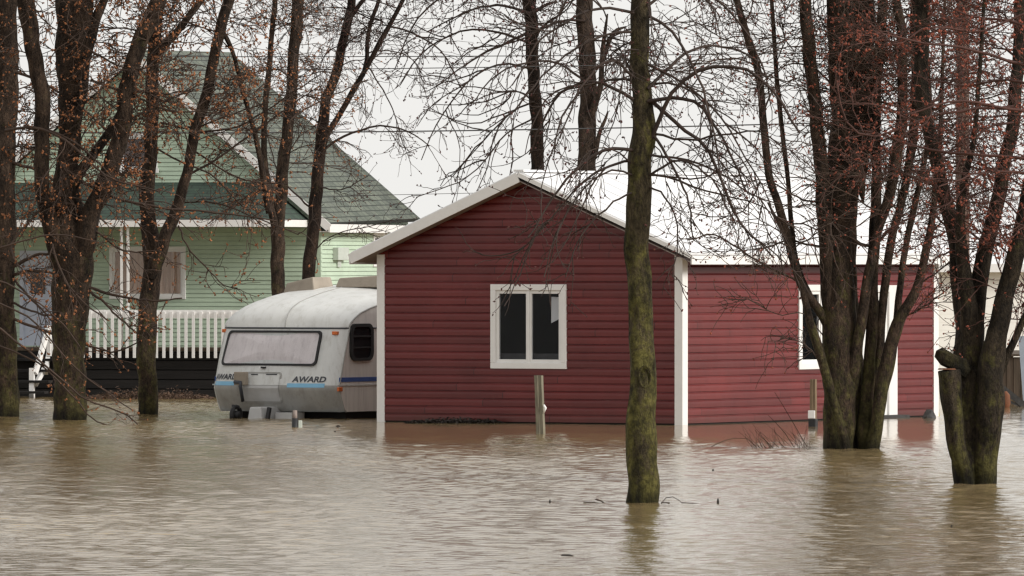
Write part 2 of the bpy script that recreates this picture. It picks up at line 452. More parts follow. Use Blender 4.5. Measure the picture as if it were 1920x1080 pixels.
def water():
    rng = np.random.default_rng(5)
    xs = np.arange(-11.0, 11.001, 0.046)
    ys = np.concatenate([np.arange(56, 100, 0.042), np.arange(100, 147, 0.07)])
    X, Y = np.meshgrid(xs, ys)
    Z = np.zeros_like(X)
    for k in range(46):
        lam = 0.14 * (3.6 ** rng.random())
        th = rng.normal(0.05, 0.7)                  # confused chop
        kx, ky = math.sin(th) * 2 * math.pi / lam, math.cos(th) * 2 * math.pi / lam
        A = 0.0017 * (lam / 0.4) ** 0.9 * rng.uniform(0.5, 1.3)
        # wave groups
        g = 0.6 + 0.4 * np.sin(X * rng.uniform(0.3, 1.1) + Y * rng.uniform(0.1, 0.5) + rng.uniform(0, 6.28))
        Z += A * g * np.sin(kx * X + ky * Y + rng.uniform(0, 6.28))
    # calmer lee in front of the shed and round the houses
    Mi = np.array(SHED_M.inverted())
    U = Mi[0, 0] * X + Mi[0, 1] * Y + Mi[0, 3]
    V = Mi[1, 0] * X + Mi[1, 1] * Y + Mi[1, 3]
    wob = 1.2 * np.sin(X * 2.1) + 0.8 * np.sin(X * 5.3 + 1)
    d = (Y - (110.5 + 0.6 * wob)) / 3.0
    lee = 1 / (1 + np.exp(-d * 2.5)) * np.exp(-np.maximum(0, -X - 1.9) / 0.6)
    Z *= 1 - 0.72 * lee
    pat = np.zeros_like(X)                              # ruffled and calm patches left by gusts
    for k in range(9):
        pat += np.sin(X * rng.uniform(-1.3, 1.3) + Y * rng.uniform(-.35, .35) + rng.uniform(0, 6.28)) / 3
    pat = np.clip(0.95 + 0.22 * pat, 0.7, 1.3)
    Z *= pat
    chop = (1 - 0.8 * lee) * pat
    edge = np.minimum.reduce([(X + 11) / 1.0, (11 - X) / 1.0, (Y - 56) / 2.0, (147 - Y) / 3.0])
    Z *= np.clip(edge, 0, 1)
    ny, nx = X.shape
    Vv = np.stack([X, Y, Z], -1).reshape(-1, 3)
    i = (np.arange(ny - 1)[:, None] * nx + np.arange(nx - 1)[None, :]).ravel()
    Q = np.stack([i, i + 1, i + nx + 1, i + nx], -1)
    x0, x1, y0, y1 = xs[0], xs[-1], ys[0], ys[-1]
    B = len(Vv)
    far = np.array([(-3000, -500, 0), (3000, -500, 0), (3000, 5000, 0), (-3000, 5000, 0),
                    (x0, y0, 0), (x1, y0, 0), (x1, y1, 0), (x0, y1, 0)], float)
    Q2 = np.array([(0, 1, 5, 4), (1, 2, 6, 5), (2, 3, 7, 6), (3, 0, 4, 7)]) + B
    o = np_mesh('water', np.vstack([Vv, far]), np.vstack([Q, Q2]), M['water'])
    at = o.data.attributes.new('chop', 'FLOAT', 'POINT')
    at.data.foreach_set('value', np.concatenate([chop.ravel(), np.ones(8)]).astype(np.float32))
    tag(o, kind='structure')
water()


# ------------------------------------------------------------------ siding
def siding(mb, y, z0, z1, uL, uR, pitch, prof, holes=(), axis='x', sign=-1):
    """horizontal boards on a vertical wall.  axis x: wall along local x at y, facing sign*y;
    axis y: wall along local y at x=y, facing sign*x.  prof: [(t, out)] of one board, bottom to top"""
    def pt(u, z, d):
        return (u, y + sign * d, z) if axis == 'x' else (y + sign * d, u, z)
    n = int(math.ceil((z1 - z0) / pitch))
    for i in range(n):
        b = z0 + i * pitch
        zs = [(min(b + t * pitch, z1), d) for t, d in prof]
        mid = b + pitch * 0.5
        a0, a1 = uL(mid), uR(mid)
        if a1 - a0 < 0.02: continue
        segs = [(None, None)]
        cuts = [(h[0], h[1]) for h in holes if h[2] < mid < h[3]]
        spans, cur = [], None
        start = None
        for (h0, h1) in sorted(cuts):
            spans.append((start, h0)); start = h1
        spans.append((start, None))
        for (s0, s1) in spans:
            rows = [(zs[0][0], 0.0)] + zs
            lim_ = []
            for z, d in rows:
                l = uL(z) if s0 is None else s0
                r = uR(z) if s1 is None else s1
                if r < l: r = l = (l + r) / 2
                lim_.append((l, r))
            ns = max(1, int((lim_[0][1] - lim_[0][0]) / 0.45))
            wob = [1 + WOB.uniform(-0.16, 0.12) for _ in range(ns + 1)]     # boards are never quite flat
            pts = []
            for (z, d), (l, r) in zip(rows, lim_):
                for q in range(ns + 1):
                    pts.append(pt(l + (r - l) * q / ns, z, d * wob[q]))
            fl = (axis == 'x') == (sign < 0)
            fs = []
            for k in range(len(rows) - 1):
                for q in range(ns):
                    a_ = k * (ns + 1) + q; b_ = a_ + ns + 1
                    fs.append((a_, a_ + 1, b_ + 1, b_) if fl else (a_ + 1, a_, b_, b_ + 1))
            mb.add(pts, fs)

WOB = random.Random(77)
DUTCH = [(0.0, 0.021), (0.45, 0.023), (0.74, 0.021), (0.86, 0.006), (1.0, 0.002)]
CLAP = [(0.0, 0.000), (0.14, 0.000), (0.141, 0.022), (1.0, 0.014)]

def casement(parent, name, u0, u1, z0, z1, y, axis='x', sign=-1, fw=0.085, mull=True, pane=True, matw=None, label=None, gm='glass'):
    """window: outer casing is the thing 'window', sashes/mullion inside, panes as children"""
    mt = matw or M['white']
    def bx(mb, a0, a1, c0, c1, d0, d1):
        if axis == 'x': mb.box(a0, a1, min(y + sign*d0, y + sign*d1), max(y + sign*d0, y + sign*d1), c0, c1)
        else: mb.box(min(y + sign*d0, y + sign*d1), max(y + sign*d0, y + sign*d1), a0, a1, c0, c1)
    m = MB()
    bx(m, u0, u1, z1 - fw, z1, -0.03, 0.045); bx(m, u0, u1, z0, z0 + fw, -0.03, 0.045)
    bx(m, u0, u0 + fw, z0 + fw, z1 - fw, -0.03, 0.045); bx(m, u1 - fw, u1, z0 + fw, z1 - fw, -0.03, 0.045)
    win = m.build(name, mt, parent, bevel=0.006)
    if label: win['label'] = label
    i0, i1, k0, k1 = u0 + fw, u1 - fw, z0 + fw, z1 - fw
    um = (i0 + i1) / 2
    sw = fw * 0.55
    halves = [(i0, um), (um, i1)] if mull else [(i0, i1)]
    for (a, b) in halves:
        s = MB()
        bx(s, a, b, k1 - sw, k1, -0.02, 0.022); bx(s, a, b, k0, k0 + sw, -0.02, 0.022)
        bx(s, a, a + sw, k0 + sw, k1 - sw, -0.02, 0.022); bx(s, b - sw, b, k0 + sw, k1 - sw, -0.02, 0.022)
        s.build('sash', mt, win, bevel=0.004)
        if pane:
            g = MB(); bx(g, a + sw, b - sw, k0 + sw, k1 - sw, -0.004, 0.0)
            g.build('pane', M[gm], win)
    if mull:
        s = MB(); bx(s, um - 0.018, um + 0.018, k0, k1, 0.0225, 0.034); s.build('mullion', mt, win)
    return win, (i0, i1, k0, k1)


# ------------------------------------------------------------------ the red shed
def shed():
    W, L, H = 4.909, 7.77, 2.391
    root = empty('red_shed', SHED_C, R(-30), 'dark red wooden shed with white trim and a white metal roof, standing in the flood', 'shed')
    ridge_u, RZ = -W / 2, 3.41
    slope = (RZ - H) / (W / 2)
    a = hit(922, 533, SHED_M, (0, 0, 0), (0, -1, 0)); b = hit(1064, 692, SHED_M, (0, 0, 0), (0, -1, 0))
    gw = (a.x, b.x, b.z, a.z)
    a = hit(1494, 534, SHED_M, (0, 0, 0), (1, 0, 0)); b = hit(1578, 691, SHED_M, (0, 0, 0), (1, 0, 0))
    sw = (a.y, b.y, b.z, a.z)
    a = hit(1612, 535, SHED_M, (0, 0, 0), (1, 0, 0)); b = hit(1678, 783, SHED_M, (0, 0, 0), (1, 0, 0))
    dw = (a.y, b.y, 0.03, a.z)
    inset = lambda q, e=0.03: (q[0] + e, q[1] - e, q[2] + e, q[3] - e)
    # front gable wall, then the other three
    m = MB()
    zmax = RZ - 0.02
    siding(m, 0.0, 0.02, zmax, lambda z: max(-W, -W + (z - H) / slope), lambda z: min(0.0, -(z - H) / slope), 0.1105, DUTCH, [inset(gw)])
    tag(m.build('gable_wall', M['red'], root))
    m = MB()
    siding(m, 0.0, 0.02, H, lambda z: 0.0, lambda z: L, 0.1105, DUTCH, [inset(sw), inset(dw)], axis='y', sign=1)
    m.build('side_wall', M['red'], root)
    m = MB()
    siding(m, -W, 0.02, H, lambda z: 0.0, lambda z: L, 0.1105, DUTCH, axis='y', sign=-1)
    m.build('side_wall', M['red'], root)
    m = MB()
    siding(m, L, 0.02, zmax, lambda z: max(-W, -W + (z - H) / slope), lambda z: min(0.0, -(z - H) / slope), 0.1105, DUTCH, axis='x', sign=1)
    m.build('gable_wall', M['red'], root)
    m = MB()                                             # dark inside faces and concrete sill
    m.box(-W + 0.03, -0.03, 0.12, 0.13, -0.5, 0.9); m.box(-W + 0.03, -0.03, L - 0.13, L - 0.12, -0.5, 2.3)
    m.box(-W + 0.10, -W + 0.11, 0.14, L - 0.14, -0.5, 2.3)
    m.build('inner_wall', M['dark'], root)
    m = MB(); m.box(-W + 0.006, -0.006, 0.006, L - 0.006, -0.55, 0.05); m.build('foundation', M['dark'], root)
    # corner boards
    for (u, v, su, sv) in ((0, 0, 1, -1), (-W, 0, -1, -1), (0, L, 1, 1), (-W, L, -1, 1)):
        m = MB()
        uo = u + su * 0.030; vo = v + sv * 0.030
        wd = 0.125
        m.box(min(uo, uo - su * wd), max(uo, uo - su * wd), min(vo, v + sv * 0.001), max(vo, v + sv * 0.001), 0.0, H - 0.01)
        m.box(min(uo, u + su * 0.001), max(uo, u + su * 0.001), min(v + sv * 0.0005, v - sv * wd), max(v + sv * 0.0005, v - sv * wd), 0.0, H - 0.01)
        m.build('corner_board', M['white'], root)
    # roof: two white metal plates with seams
    OV, EO = 0.30, 0.31
    for s in (-1, 1):
        def rp(k, v, up=0.0):                            # k: 0 ridge .. 1 eave edge
            run = (W / 2 + EO) * k
            return Vector((ridge_u + s * run, v, RZ + 0.14 - run * slope + up))
        m = MB()
        q = [rp(0, -OV), rp(1, -OV), rp(1, L + OV), rp(0, L + OV)]
        if s < 0: q = [q[0], q[3], q[2], q[1]]
        m.slab(*q, 0.03)
        n = 18
        for i in range(n + 1):
            v = -OV + 0.02 + (L + 2 * OV - 0.04) * i / n
            m.bar(rp(0.01, v, 0.003), rp(0.995, v, 0.003), 0.02, 0.014)
        rf = m.build('roof', M['metalroof'], root)
        # fascia along the rakes and the eave, soffit under them
        for v in (-OV - 0.011, L + OV + 0.011):
            bw = 0.14 if s < 0 else 0.06
            m = MB(); m.bar(rp(0.0, v, -0.015 - bw / 2), rp(1.0, v, -0.015 - bw / 2), 0.022, bw, up=(0, 0, 1)); m.build('rake_board', M['white'], root)
        m = MB(); e = rp(1.0, 0)
        m.box(min(e.x, e.x + s * 0.022), max(e.x, e.x + s * 0.022), -OV, L + OV, e.z - 0.16, e.z - 0.035)
        m.build('eave_board', M['white'], root)
        m = MB()
        for (v0, v1) in ((-OV, -0.022), (L + 0.022, L + OV)):
            q = [rp(0, v0, -0.125), rp(1, v0, -0.125), rp(1, v1, -0.125), rp(0, v1, -0.125)]
            if s < 0: q = [q[0], q[3], q[2], q[1]]
            m.slab(*q, 0.012)
        kk = (W / 2 + 0.022) / (W / 2 + EO)
        q = [rp(kk, -0.02, -0.125), rp(1, -0.02, -0.125), rp(1, L + 0.02, -0.125), rp(kk, L + 0.02, -0.125)]
        if s < 0: q = [q[0], q[3], q[2], q[1]]
        m.slab(*q, 0.012)
        m.build('soffit', M['soffit'], root)
    m = MB(); m.bar((ridge_u, -OV, RZ + 0.15), (ridge_u, L + OV, RZ + 0.15), 0.16, 0.03); m.build('ridge_cap', M['metalroof'], root)
    # gable window with a pale plate in its right half, standing in for a reflection
    win, (i0, i1, k0, k1) = casement(root, 'window', *gw, 0.0, fw=0.085, gm='darkglass')
    m = MB()
    x1, zt = i1 - 0.05, k1 - 0.09
    pts = [(x1 - 0.15, 0.045, zt), (x1, 0.045, zt - 0.005), (x1, 0.045, zt - 0.30), (x1 - 0.155, 0.045, zt - 0.37)]
    m.add(pts + [(p[0], p[1] + 0.01, p[2]) for p in pts], [(3, 2, 1, 0), (4, 5, 6, 7), (0, 1, 5, 4), (1, 2, 6, 5), (2, 3, 7, 6), (3, 0, 4, 7)])
    m.build('curtain', M['white'], win)  # pale shape of a glass reflection, built as a plate behind the pane
    m = MB(); m.box(i0 + 0.02, i1 - 0.02, 0.03, 0.11, k0 + 0.01, k0 + 0.13); m.build('sill', M['stone'], win)
    # side window and door
    casement(root, 'window', *sw, 0.0, axis='y', sign=1, fw=0.09, gm='darkglass')
    y0, y1, z0, z1 = dw
    m = MB()
    m.box(-0.02, 0.045, y0, y0 + 0.10, z0, z1); m.box(-0.02, 0.045, y1 - 0.26, y1, z0, z1); m.box(-0.02, 0.044, y0 + 0.10, y1 - 0.26, z1 - 0.10, z1)
    door = m.build('door', M['white'], root, bevel=0.005)
    m = MB()
    m.box(-0.03, 0.006, y0 + 0.10, y1 - 0.26, z0, 0.95); m.box(-0.03, 0.006, y0 + 0.10, y0 + 0.2, 0.95, z1 - 0.1)
    m.box(-0.03, 0.006, y1 - 0.36, y1 - 0.26, 0.95, z1 - 0.1); m.box(-0.03, 0.006, y0 + 0.2, y1 - 0.36, z1 - 0.22, z1 - 0.1)
    m.build('leaf', M['white'], door)
    m = MB(); m.box(-0.012, -0.006, y0 + 0.2, y1 - 0.36, 0.95, z1 - 0.22); m.build('pane', M['darkglass'], door)
    m = MB(); m.tube([(0.005, y1 - 0.32, 1.0), (0.05, y1 - 0.32, 1.0), (0.06, y1 - 0.40, 1.0)], 0.012, 8); m.build('handle', M['steel'], door)
    m = MB(); m.box(0.0, 0.22, y0, y1 + 0.05, -0.05, 0.045); m.build('doorstep', M['stone'], door)
shed()


# ------------------------------------------------------------------ the green house
HOUSE_M = frame((-6.435, 144.6, 0), R(-14))
def house():
    root = empty('green_house', (-6.435, 144.6, 0), R(-14), 'pale green clapboard house with a steep gable, grey-green shingle roof and a raised front porch', 'house')
    HW, L = 3.46, 6.0                      # half width to the eave edge, length
    AZ, EZ = 5.87, 2.93
    sl = (AZ - EZ) / HW
    y_w = 0.22                             # front wall behind the rake edge
    ww = 3.24                              # half width of the wall
    H = 2.98
    # attic, porch window, door openings
    def rect(x0, y0, x1, y1, n=(0, -1, 0), p=(0, y_w, 0)):
        a = hit(x0, y0, HOUSE_M, p, n); b = hit(x1, y1, HOUSE_M, p, n)
        return a, b
    a, b = rect(222, 250, 296, 322); at = (a.x, b.x, b.z, a.z)
    a, b = rect(206, 462, 349, 561); pw = (a.x, b.x, b.z, a.z)
    a, b = rect(38, 470, 98, 652); dr = (a.x, b.x, b.z, a.z)
    ins = lambda q, e=0.03: (q[0] + e, q[1] - e, q[2] + e, q[3] - e)
    top = AZ - 0.16
    lim = lambda z: max(0.0, min(ww, (top - z) / sl))
    m = MB(); siding(m, y_w, 0.55, top, lambda z: -lim(z), lim, 0.074, CLAP, [ins(at), ins(pw), ins(dr)])
    m.build('gable_wall', M['green'], root)
    m = MB(); siding(m, L, 0.55, top, lambda z: -lim(z), lim, 0.074, CLAP, axis='x', sign=1)
    m.build('gable_wall', M['green'], root)
    for s in (1, -1):
        m = MB(); siding(m, s * ww, 0.55, H, lambda z: y_w, lambda z: L, 0.074, CLAP, axis='y', sign=s)
        m.build('side_wall', M['green'], root)
        m = MB(); c = s * (ww + 0.016)
        m.box(min(c, c - s * 0.09), max(c, c - s * 0.09), y_w - 0.02, y_w - 0.0005, 0.55, H); m.box(min(c, s * (ww + 0.0005)), max(c, s * (ww + 0.0005)), y_w, y_w + 0.09, 0.55, H)
        m.build('corner_board', M['green'], root)
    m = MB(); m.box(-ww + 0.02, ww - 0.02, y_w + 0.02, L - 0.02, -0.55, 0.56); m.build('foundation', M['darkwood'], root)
    m = MB(); m.box(-ww + 0.05, ww - 0.05, y_w + 0.35, y_w + 0.37, 0.6, H); m.box(-1.2, 0.8, y_w + 0.35, y_w + 0.37, H, 4.6); m.build('inner_wall', M['dark'], root)
    # roof
    for s in (1, -1):
        th = math.hypot(HW, AZ - EZ)
        a0 = Vector((0, 0, AZ)); e0 = Vector((s * HW, 0, EZ)); e1 = Vector((s * HW, L + 0.1, EZ + 0.1)); a1 = Vector((0, L + 0.1, AZ + 0.1))
        m = MB()
        uv = [(0, th), (0, 0), (L, 0), (L, th)]
        q = [a0, e0, e1, a1]
        if s < 0: q = [a0, a1, e1, e0]; uv = [(0, th), (L, th), (L, 0), (0, 0)]
        m.slab(*q, 0.07, uv)
        m.build('roof', M['shingle'], root)
        m = MB(); m.bar(a0 + Vector((0, -0.012, -0.085)), e0 + Vector((0, -0.012, -0.085)), 0.024, 0.135); m.build('rake_board', M['white'], root)
        m = MB(); x = s * (HW + 0.012)
        m.box(min(x, x - s * 0.03), max(x, x - s * 0.03), 0.0, L, EZ - 0.16, EZ - 0.02); m.build('eave_board', M['white'], root)
        m = MB(); m.box(min(s * ww, s * HW) + (0.02 if s > 0 else 0.0), max(s * ww, s * HW) - (0.02 if s < 0 else 0.0), 0.02, L, EZ - 0.155, EZ - 0.14); m.build('soffit', M['white'], root)
    # attic window: dark red blind, white sill
    win, (i0, i1, k0, k1) = casement(root, 'window', *at, y_w, fw=0.06, mull=False)
    m = MB(); m.box(i0, i1, y_w + 0.06, y_w + 0.07, k0, k1); m.build('blind', M['darkred'], win)
    m = MB(); m.box(at[0] - 0.03, at[1] + 0.03, y_w - 0.09, y_w - 0.048, at[2] - 0.02, at[2] + 0.06); m.build('sill', M['white'], win)
    # porch window with brown curtains
    win, (i0, i1, k0, k1) = casement(root, 'window', *pw, y_w, fw=0.06, mull=False)
    m = MB()
    n = 60
    for i in range(n):
        a = i0 + (i1 - i0) * i / n; b = i0 + (i1 - i0) * (i + 1) / n
        f = lambda x: y_w + 0.035 + 0.02 * math.sin(x * 55)
        m.quad((a, f(a), k0), (b, f(b), k0), (b, f(b), k1), (a, f(a), k1))
    m.build('curtain', M['curtain'], win, smooth=True)
    # front door
    x0, x1, z0, z1 = dr
    m = MB(); m.box(x0, x0 + 0.07, y_w - 0.04, y_w + 0.02, z0, z1); m.box(x1 - 0.07, x1, y_w - 0.04, y_w + 0.02, z0, z1); m.box(x0 + 0.07, x1 - 0.07, y_w - 0.039, y_w + 0.02, z1 - 0.07, z1)
    door = m.build('door', M['doorpaint'], root)
    gz0, gz1 = z1 - 0.74, z1 - 0.36
    gx0, gx1 = x0 + 0.19, x1 - 0.12
    m = MB(); m.box(x0 + 0.07, x1 - 0.07, y_w - 0.01, y_w + 0.02, z0, gz0); m.box(x0 + 0.07, x1 - 0.07, y_w - 0.01, y_w + 0.02, gz1, z1 - 0.07)
    m.box(x0 + 0.07, gx0, y_w - 0.01, y_w + 0.02, gz0, gz1); m.box(gx1, x1 - 0.07, y_w - 0.01, y_w + 0.02, gz0, gz1); m.build('leaf', M['doorpaint'], door)
    m = MB(); m.box(gx0, gx1, y_w, y_w + 0.006, gz0, gz1); m.build('pane', M['glass'], door)
    # small side window and meter box on the right wall
    a = hit(697, 435, HOUSE_M, (ww, 0, 0), (1, 0, 0)); b = hit(722, 500, HOUSE_M, (ww, 0, 0), (1, 0, 0))
    wn, (i0, i1, k0, k1) = casement(root, 'window', a.y, b.y, b.z, a.z, ww, axis='y', sign=1, fw=0.07, mull=True, pane=False)
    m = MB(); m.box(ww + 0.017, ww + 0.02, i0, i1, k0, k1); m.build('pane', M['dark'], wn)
    a = hit(622, 464, HOUSE_M, (ww, 0, 0), (1, 0, 0)); b = hit(642, 488, HOUSE_M, (ww, 0, 0), (1, 0, 0))
    m = MB(); m.box(ww + 0.016, ww + 0.12, a.y, b.y, b.z, a.z); m.box(ww + 0.016, ww + 0.05, (a.y + b.y) / 2 - 0.1, (a.y + b.y) / 2 + 0.1, b.z - 0.12, b.z)
    m.build('meter_box', M['steel'], root, bevel=0.01)
    # porch: roof, fascia, ceiling, deck, skirt, posts, railing
    px0, px1, py = -3.6, 3.05, -1.5
    zt, zb = 3.62, 2.99
    m = MB()
    th = math.hypot(1.72, zt - zb)
    A, B = Vector((px0, y_w - 0.02, zt)), Vector((px1 - 0.75, y_w - 0.02, zt))
    D, E = Vector((px0, py, zb)), Vector((px1, py, zb))
    m.slab(D, E, B, A, 0.05, [(px0, 0), (px1, 0), (px1 - .75, th), (px0, th)])
    G = Vector((px1, y_w - 0.02, zb))
    m.add([E, G, B], [(0, 1, 2)], [(0, 0), (1.7, 0), (1.7, 0.97)])
    m.build('porch_roof', M['porchshingle'], root)
    m = MB(); m.box(px0, px1 + 0.02, py - 0.025, py, zb - 0.13, zb - 0.012); m.box(px1, px1 + 0.02, py, y_w - 0.02, zb - 0.13, zb - 0.012); m.build('porch_fascia', M['white'], root)
    m = MB(); m.box(px0, px1 - 0.01, py + 0.01, y_w - 0.02, zb - 0.12, zb - 0.10); m.build('porch_ceiling', M['green'], root)
    dz = 0.83
    m = MB(); m.box(px0, px1 - 0.2, py + 0.16, y_w - 0.02, dz - 0.05, dz); m.build('deck', M['oldbrown'], root)
    m = MB()
    for k in range(5):
        z = dz - 0.12 - k * 0.16
        m.box(px0, px1 - 0.2, py + 0.18, py + 0.20, z - 0.08, z + 0.06)
    m.box(px0, px1 - 0.2, py + 0.22, py + 0.24, -0.5, dz - 0.06)
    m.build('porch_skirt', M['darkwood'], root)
    for p in (228, 240):
        q = hit(p, 500, HOUSE_M, (0, py + 0.1, 0), (0, -1, 0))
        m = MB(); m.box(q.x - 0.019, q.x + 0.019, py + 0.08, py + 0.12, dz, zb - 0.12); m.build('porch_post', M['white'], root)
    a = hit(100, 600, HOUSE_M, (0, py + 0.1, 0), (0, -1, 0)).x
    ztop = hit(300, 581, HOUSE_M, (0, py + 0.1, 0), (0, -1, 0)).z
    zbot = hit(300, 671, HOUSE_M, (0, py + 0.1, 0), (0, -1, 0)).z
    x_end = px1 - 0.2
    m = MB(); m.box(a, x_end, py + 0.06, py + 0.10, ztop - 0.14, ztop); rail = m.build('porch_railing', M['white'], root)
    x = a
    while x < x_end:
        m = MB(); m.box(x, x + 0.048, py + 0.03, py + 0.058, zbot, ztop - 0.03); m.build('baluster', M['white'], rail)
        x += 0.1285
    # steps and stair rail at the left end
    q = lambda px, pyy, dy: hit(px, pyy, HOUSE_M, (0, py + dy, 0), (0, -1, 0))
    m = MB()
    for (dx, dy) in ((0, 0.0), (20, 0.35)):
        t0, t1, f = q(92 + dx * .3, 612, dy), q(66 + dx, 700, dy - 0.5), q(66 + dx, 748, dy - 0.5)
        m.bar(t0, t1, 0.06, 0.09)
        if dx == 0:
            m.bar(q(60, 690, dy - .5), (q(60, 690, dy - .5).x, q(60, 690, dy - .5).y, -0.4), 0.08, 0.08, up=(0, 1, 0))
            m.bar(t0, t0 - Vector((0, 0, 0.5)), 0.07, 0.07, up=(0, 1, 0))
    m.bar(q(84, 690, -0.2), q(66, 722, -0.45), 0.06, 0.07)
    m.build('stair_railing', M['white'], root)
    m = MB()
    for k in range(4):
        z = dz - 0.18 * (k + 1)
        c = q(72, 700, 0)
        m.box(c.x - 0.55, c.x + 0.35, py + 0.16 - 0.24 * (k + 1), py + 0.16 - 0.24 * k, z - 0.04, z)
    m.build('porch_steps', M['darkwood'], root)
house()


# ------------------------------------------------------------------ the caravan
CV = Vector(((625 - 960) / F * 123.5, 123.5, 0))
CVM = frame(CV, R(-30))
def caravan():
    W = 2.115
    root = empty('caravan', CV, R(-30), 'old white touring caravan with light blue stripes standing in the flood beside the red shed', 'caravan')
    front = [(0.20, 0.10), (0.15, 0.13), (0.06, 0.30), (0.0, 0.44), (0.06, 0.62), (0.17, 0.95), (0.29, 1.28), (0.30, 1.31)]
    roofp = [(0.305, 1.325), (0.335, 1.42), (0.40, 1.52), (0.52, 1.61), (0.72, 1.69), (1.0, 1.755), (1.4, 1.83), (1.9, 1.90), (2.6, 1.95), (3.4, 1.97), (4.1, 1.93), (4.4, 1.82), (4.55, 1.6), (4.6, 1.31)]
    back = [(4.6, 1.31), (4.55, 0.6), (4.5, 0.1)]
    zs = [p[1] for p in front]; ss = [p[0] for p in front]
    def fs(z): return float(np.interp(z, zs, ss))
    cols = [-1, -0.97, -0.92, -0.84, -0.7, -0.5, -0.25, 0, 0.25, 0.5, 0.7, 0.84, 0.92, 0.97, 1]
    def bulge(c): return 0.05 * c * c + 0.10 * max(0, abs(c) - 0.8) ** 2 / 0.04
    def drop(c): return 0.075 * c * c + 0.085 * (max(0, abs(c) - 0.75) / 0.25) ** 2
    def X(c): return -W / 2 + c * W / 2
    def fpt(c, z, off=0.0): return Vector((X(c), fs(z) + bulge(c) - off, z))
    def rpt(c, i):
        s, z = roofp[i]
        k = min(1, (z - 1.325) / 0.25)
        kb = max(0, 1 - i / 5)
        return Vector((X(c), s + bulge(c) * kb, z - drop(c) * max(0, k)))
    def grid(m, rows):
        n = len(rows[0]); b = len(m.v)
        for r in rows: m.v += [tuple(p) for p in r]
        for i in range(len(rows) - 1):
            for j in range(n - 1):
                m.f.append([b + i*n + j, b + i*n + j + 1, b + (i+1)*n + j + 1, b + (i+1)*n + j]); m.uv.append([(0, 0)] * 4)
    zsplit = 0.485
    m = MB(); grid(m, [[fpt(c, z) for c in cols] for z in (zsplit, 0.62, 0.8, 0.95, 1.1, 1.28, 1.31)]); m.build('front_panel', M['carawhite'], root, smooth=True)
    m = MB(); grid(m, [[fpt(c, z) for c in cols] for z in (0.10, 0.13, 0.2, 0.30, 0.40, 0.45, zsplit - 0.002)]); m.build('lower_panel', M['caragrey'], root, smooth=True)
    m = MB(); grid(m, [[rpt(c, i) for c in cols] for i in range(len(roofp))]); m.build('roof', M['cararoof'], root, smooth=True)
    # a joint across the roof front and the crease rail under it
    m = MB(); m.tube([rpt(0.05 + 0.0 * i, i) + Vector((0, -0.004, 0.004)) for i in range(0, 9)], 0.007, 6)
    m.build('roof_seam', M['caragrey'], root)
    m = MB(); m.tube([fpt(c, 1.312, 0.004) for c in cols] + [Vector((0.006, y, 1.312)) for y in (0.6, 1.5, 3, 4.5)], 0.011, 6); m.build('crease_rail', M['letter'], root)
    # side panels
    for c in (1, -1):
        pts = [fpt(c, z) for z in (0.10, 0.13, 0.30, 0.44, 0.62, 0.95, 1.28, 1.31)] + [rpt(c, i) for i in range(1, len(roofp))] + [Vector((X(c), 4.5, 0.10))]
        m = MB(); m.add(pts, [tuple(range(len(pts)))[::-1] if c > 0 else tuple(range(len(pts)))])
        m.build('side_panel', M['carabeige'], root)
        m = MB(); m.tube([p + Vector((0.004 * c, 0, 0)) for p in pts[:-2]], 0.012, 6); m.build('edge_trim', M['carawhite'] if c < 0 else M['caragrey'], root)
        m = MB(); x = X(c)
        m.box(min(x, x + c * 0.006), max(x, x + c * 0.006), 0.16, 4.5, 0.535, 0.60)
        m.build('stripe', M['blue'], root)
        m = MB(); m.box(min(x, x + c * 0.009), max(x, x + c * 0.009), 0.10, 4.5, 0.475, 0.495); m.build('side_rail', M['carawhite'], root)
    m = MB(); m.quad((X(-1), 4.6, 1.31), (X(1), 4.6, 1.31), (X(1), 4.5, 0.1), (X(-1), 4.5, 0.1)); m.quad((X(-1), 0.16, 0.1), (X(1), 0.16, 0.1), (X(1), 4.5, 0.1), (X(-1), 4.5, 0.1)); m.build('back_panel', M['carawhite'], root)
    # pixel to front panel
    def on_front(px, py):
        z = 1.0
        for _ in range(12):
            lo, hi = -1.0, 1.0
            for _ in range(30):
                mid = (lo + hi) / 2
                q = CVM @ fpt(mid, z)
                if 960 + q.x / q.y * F < px: lo = mid
                else: hi = mid
            q = CVM @ fpt(lo, z)
            z = CAMZ + (HOR - py) / F * q.y
        return lo, z
    def rrect(p00, p11, r, n=5, tl=0.0, tr=0.0):
        """rounded rectangle outline (c, z) list; tl/tr shift the top corners in c"""
        c0, z1 = p00; c1, z0 = p11
        rz = r; rc = r / (W / 2)
        out = []
        for (cc, zz, a0) in ((c1 - rc, z1 - rz, 0), (c0 + rc, z1 - rz, 90), (c0 + rc, z0 + rz, 180), (c1 - rc, z0 + rz, 270)):
            for i in range(n):
                a = R(a0 + 90 * i / (n - 1))
                c = cc + rc * math.cos(a); z = zz + rz * math.sin(a)
                k = (z - z0) / (z1 - z0)
                out.append((c + (tl if cc < (c0 + c1) / 2 else tr) * k, z))
        return out
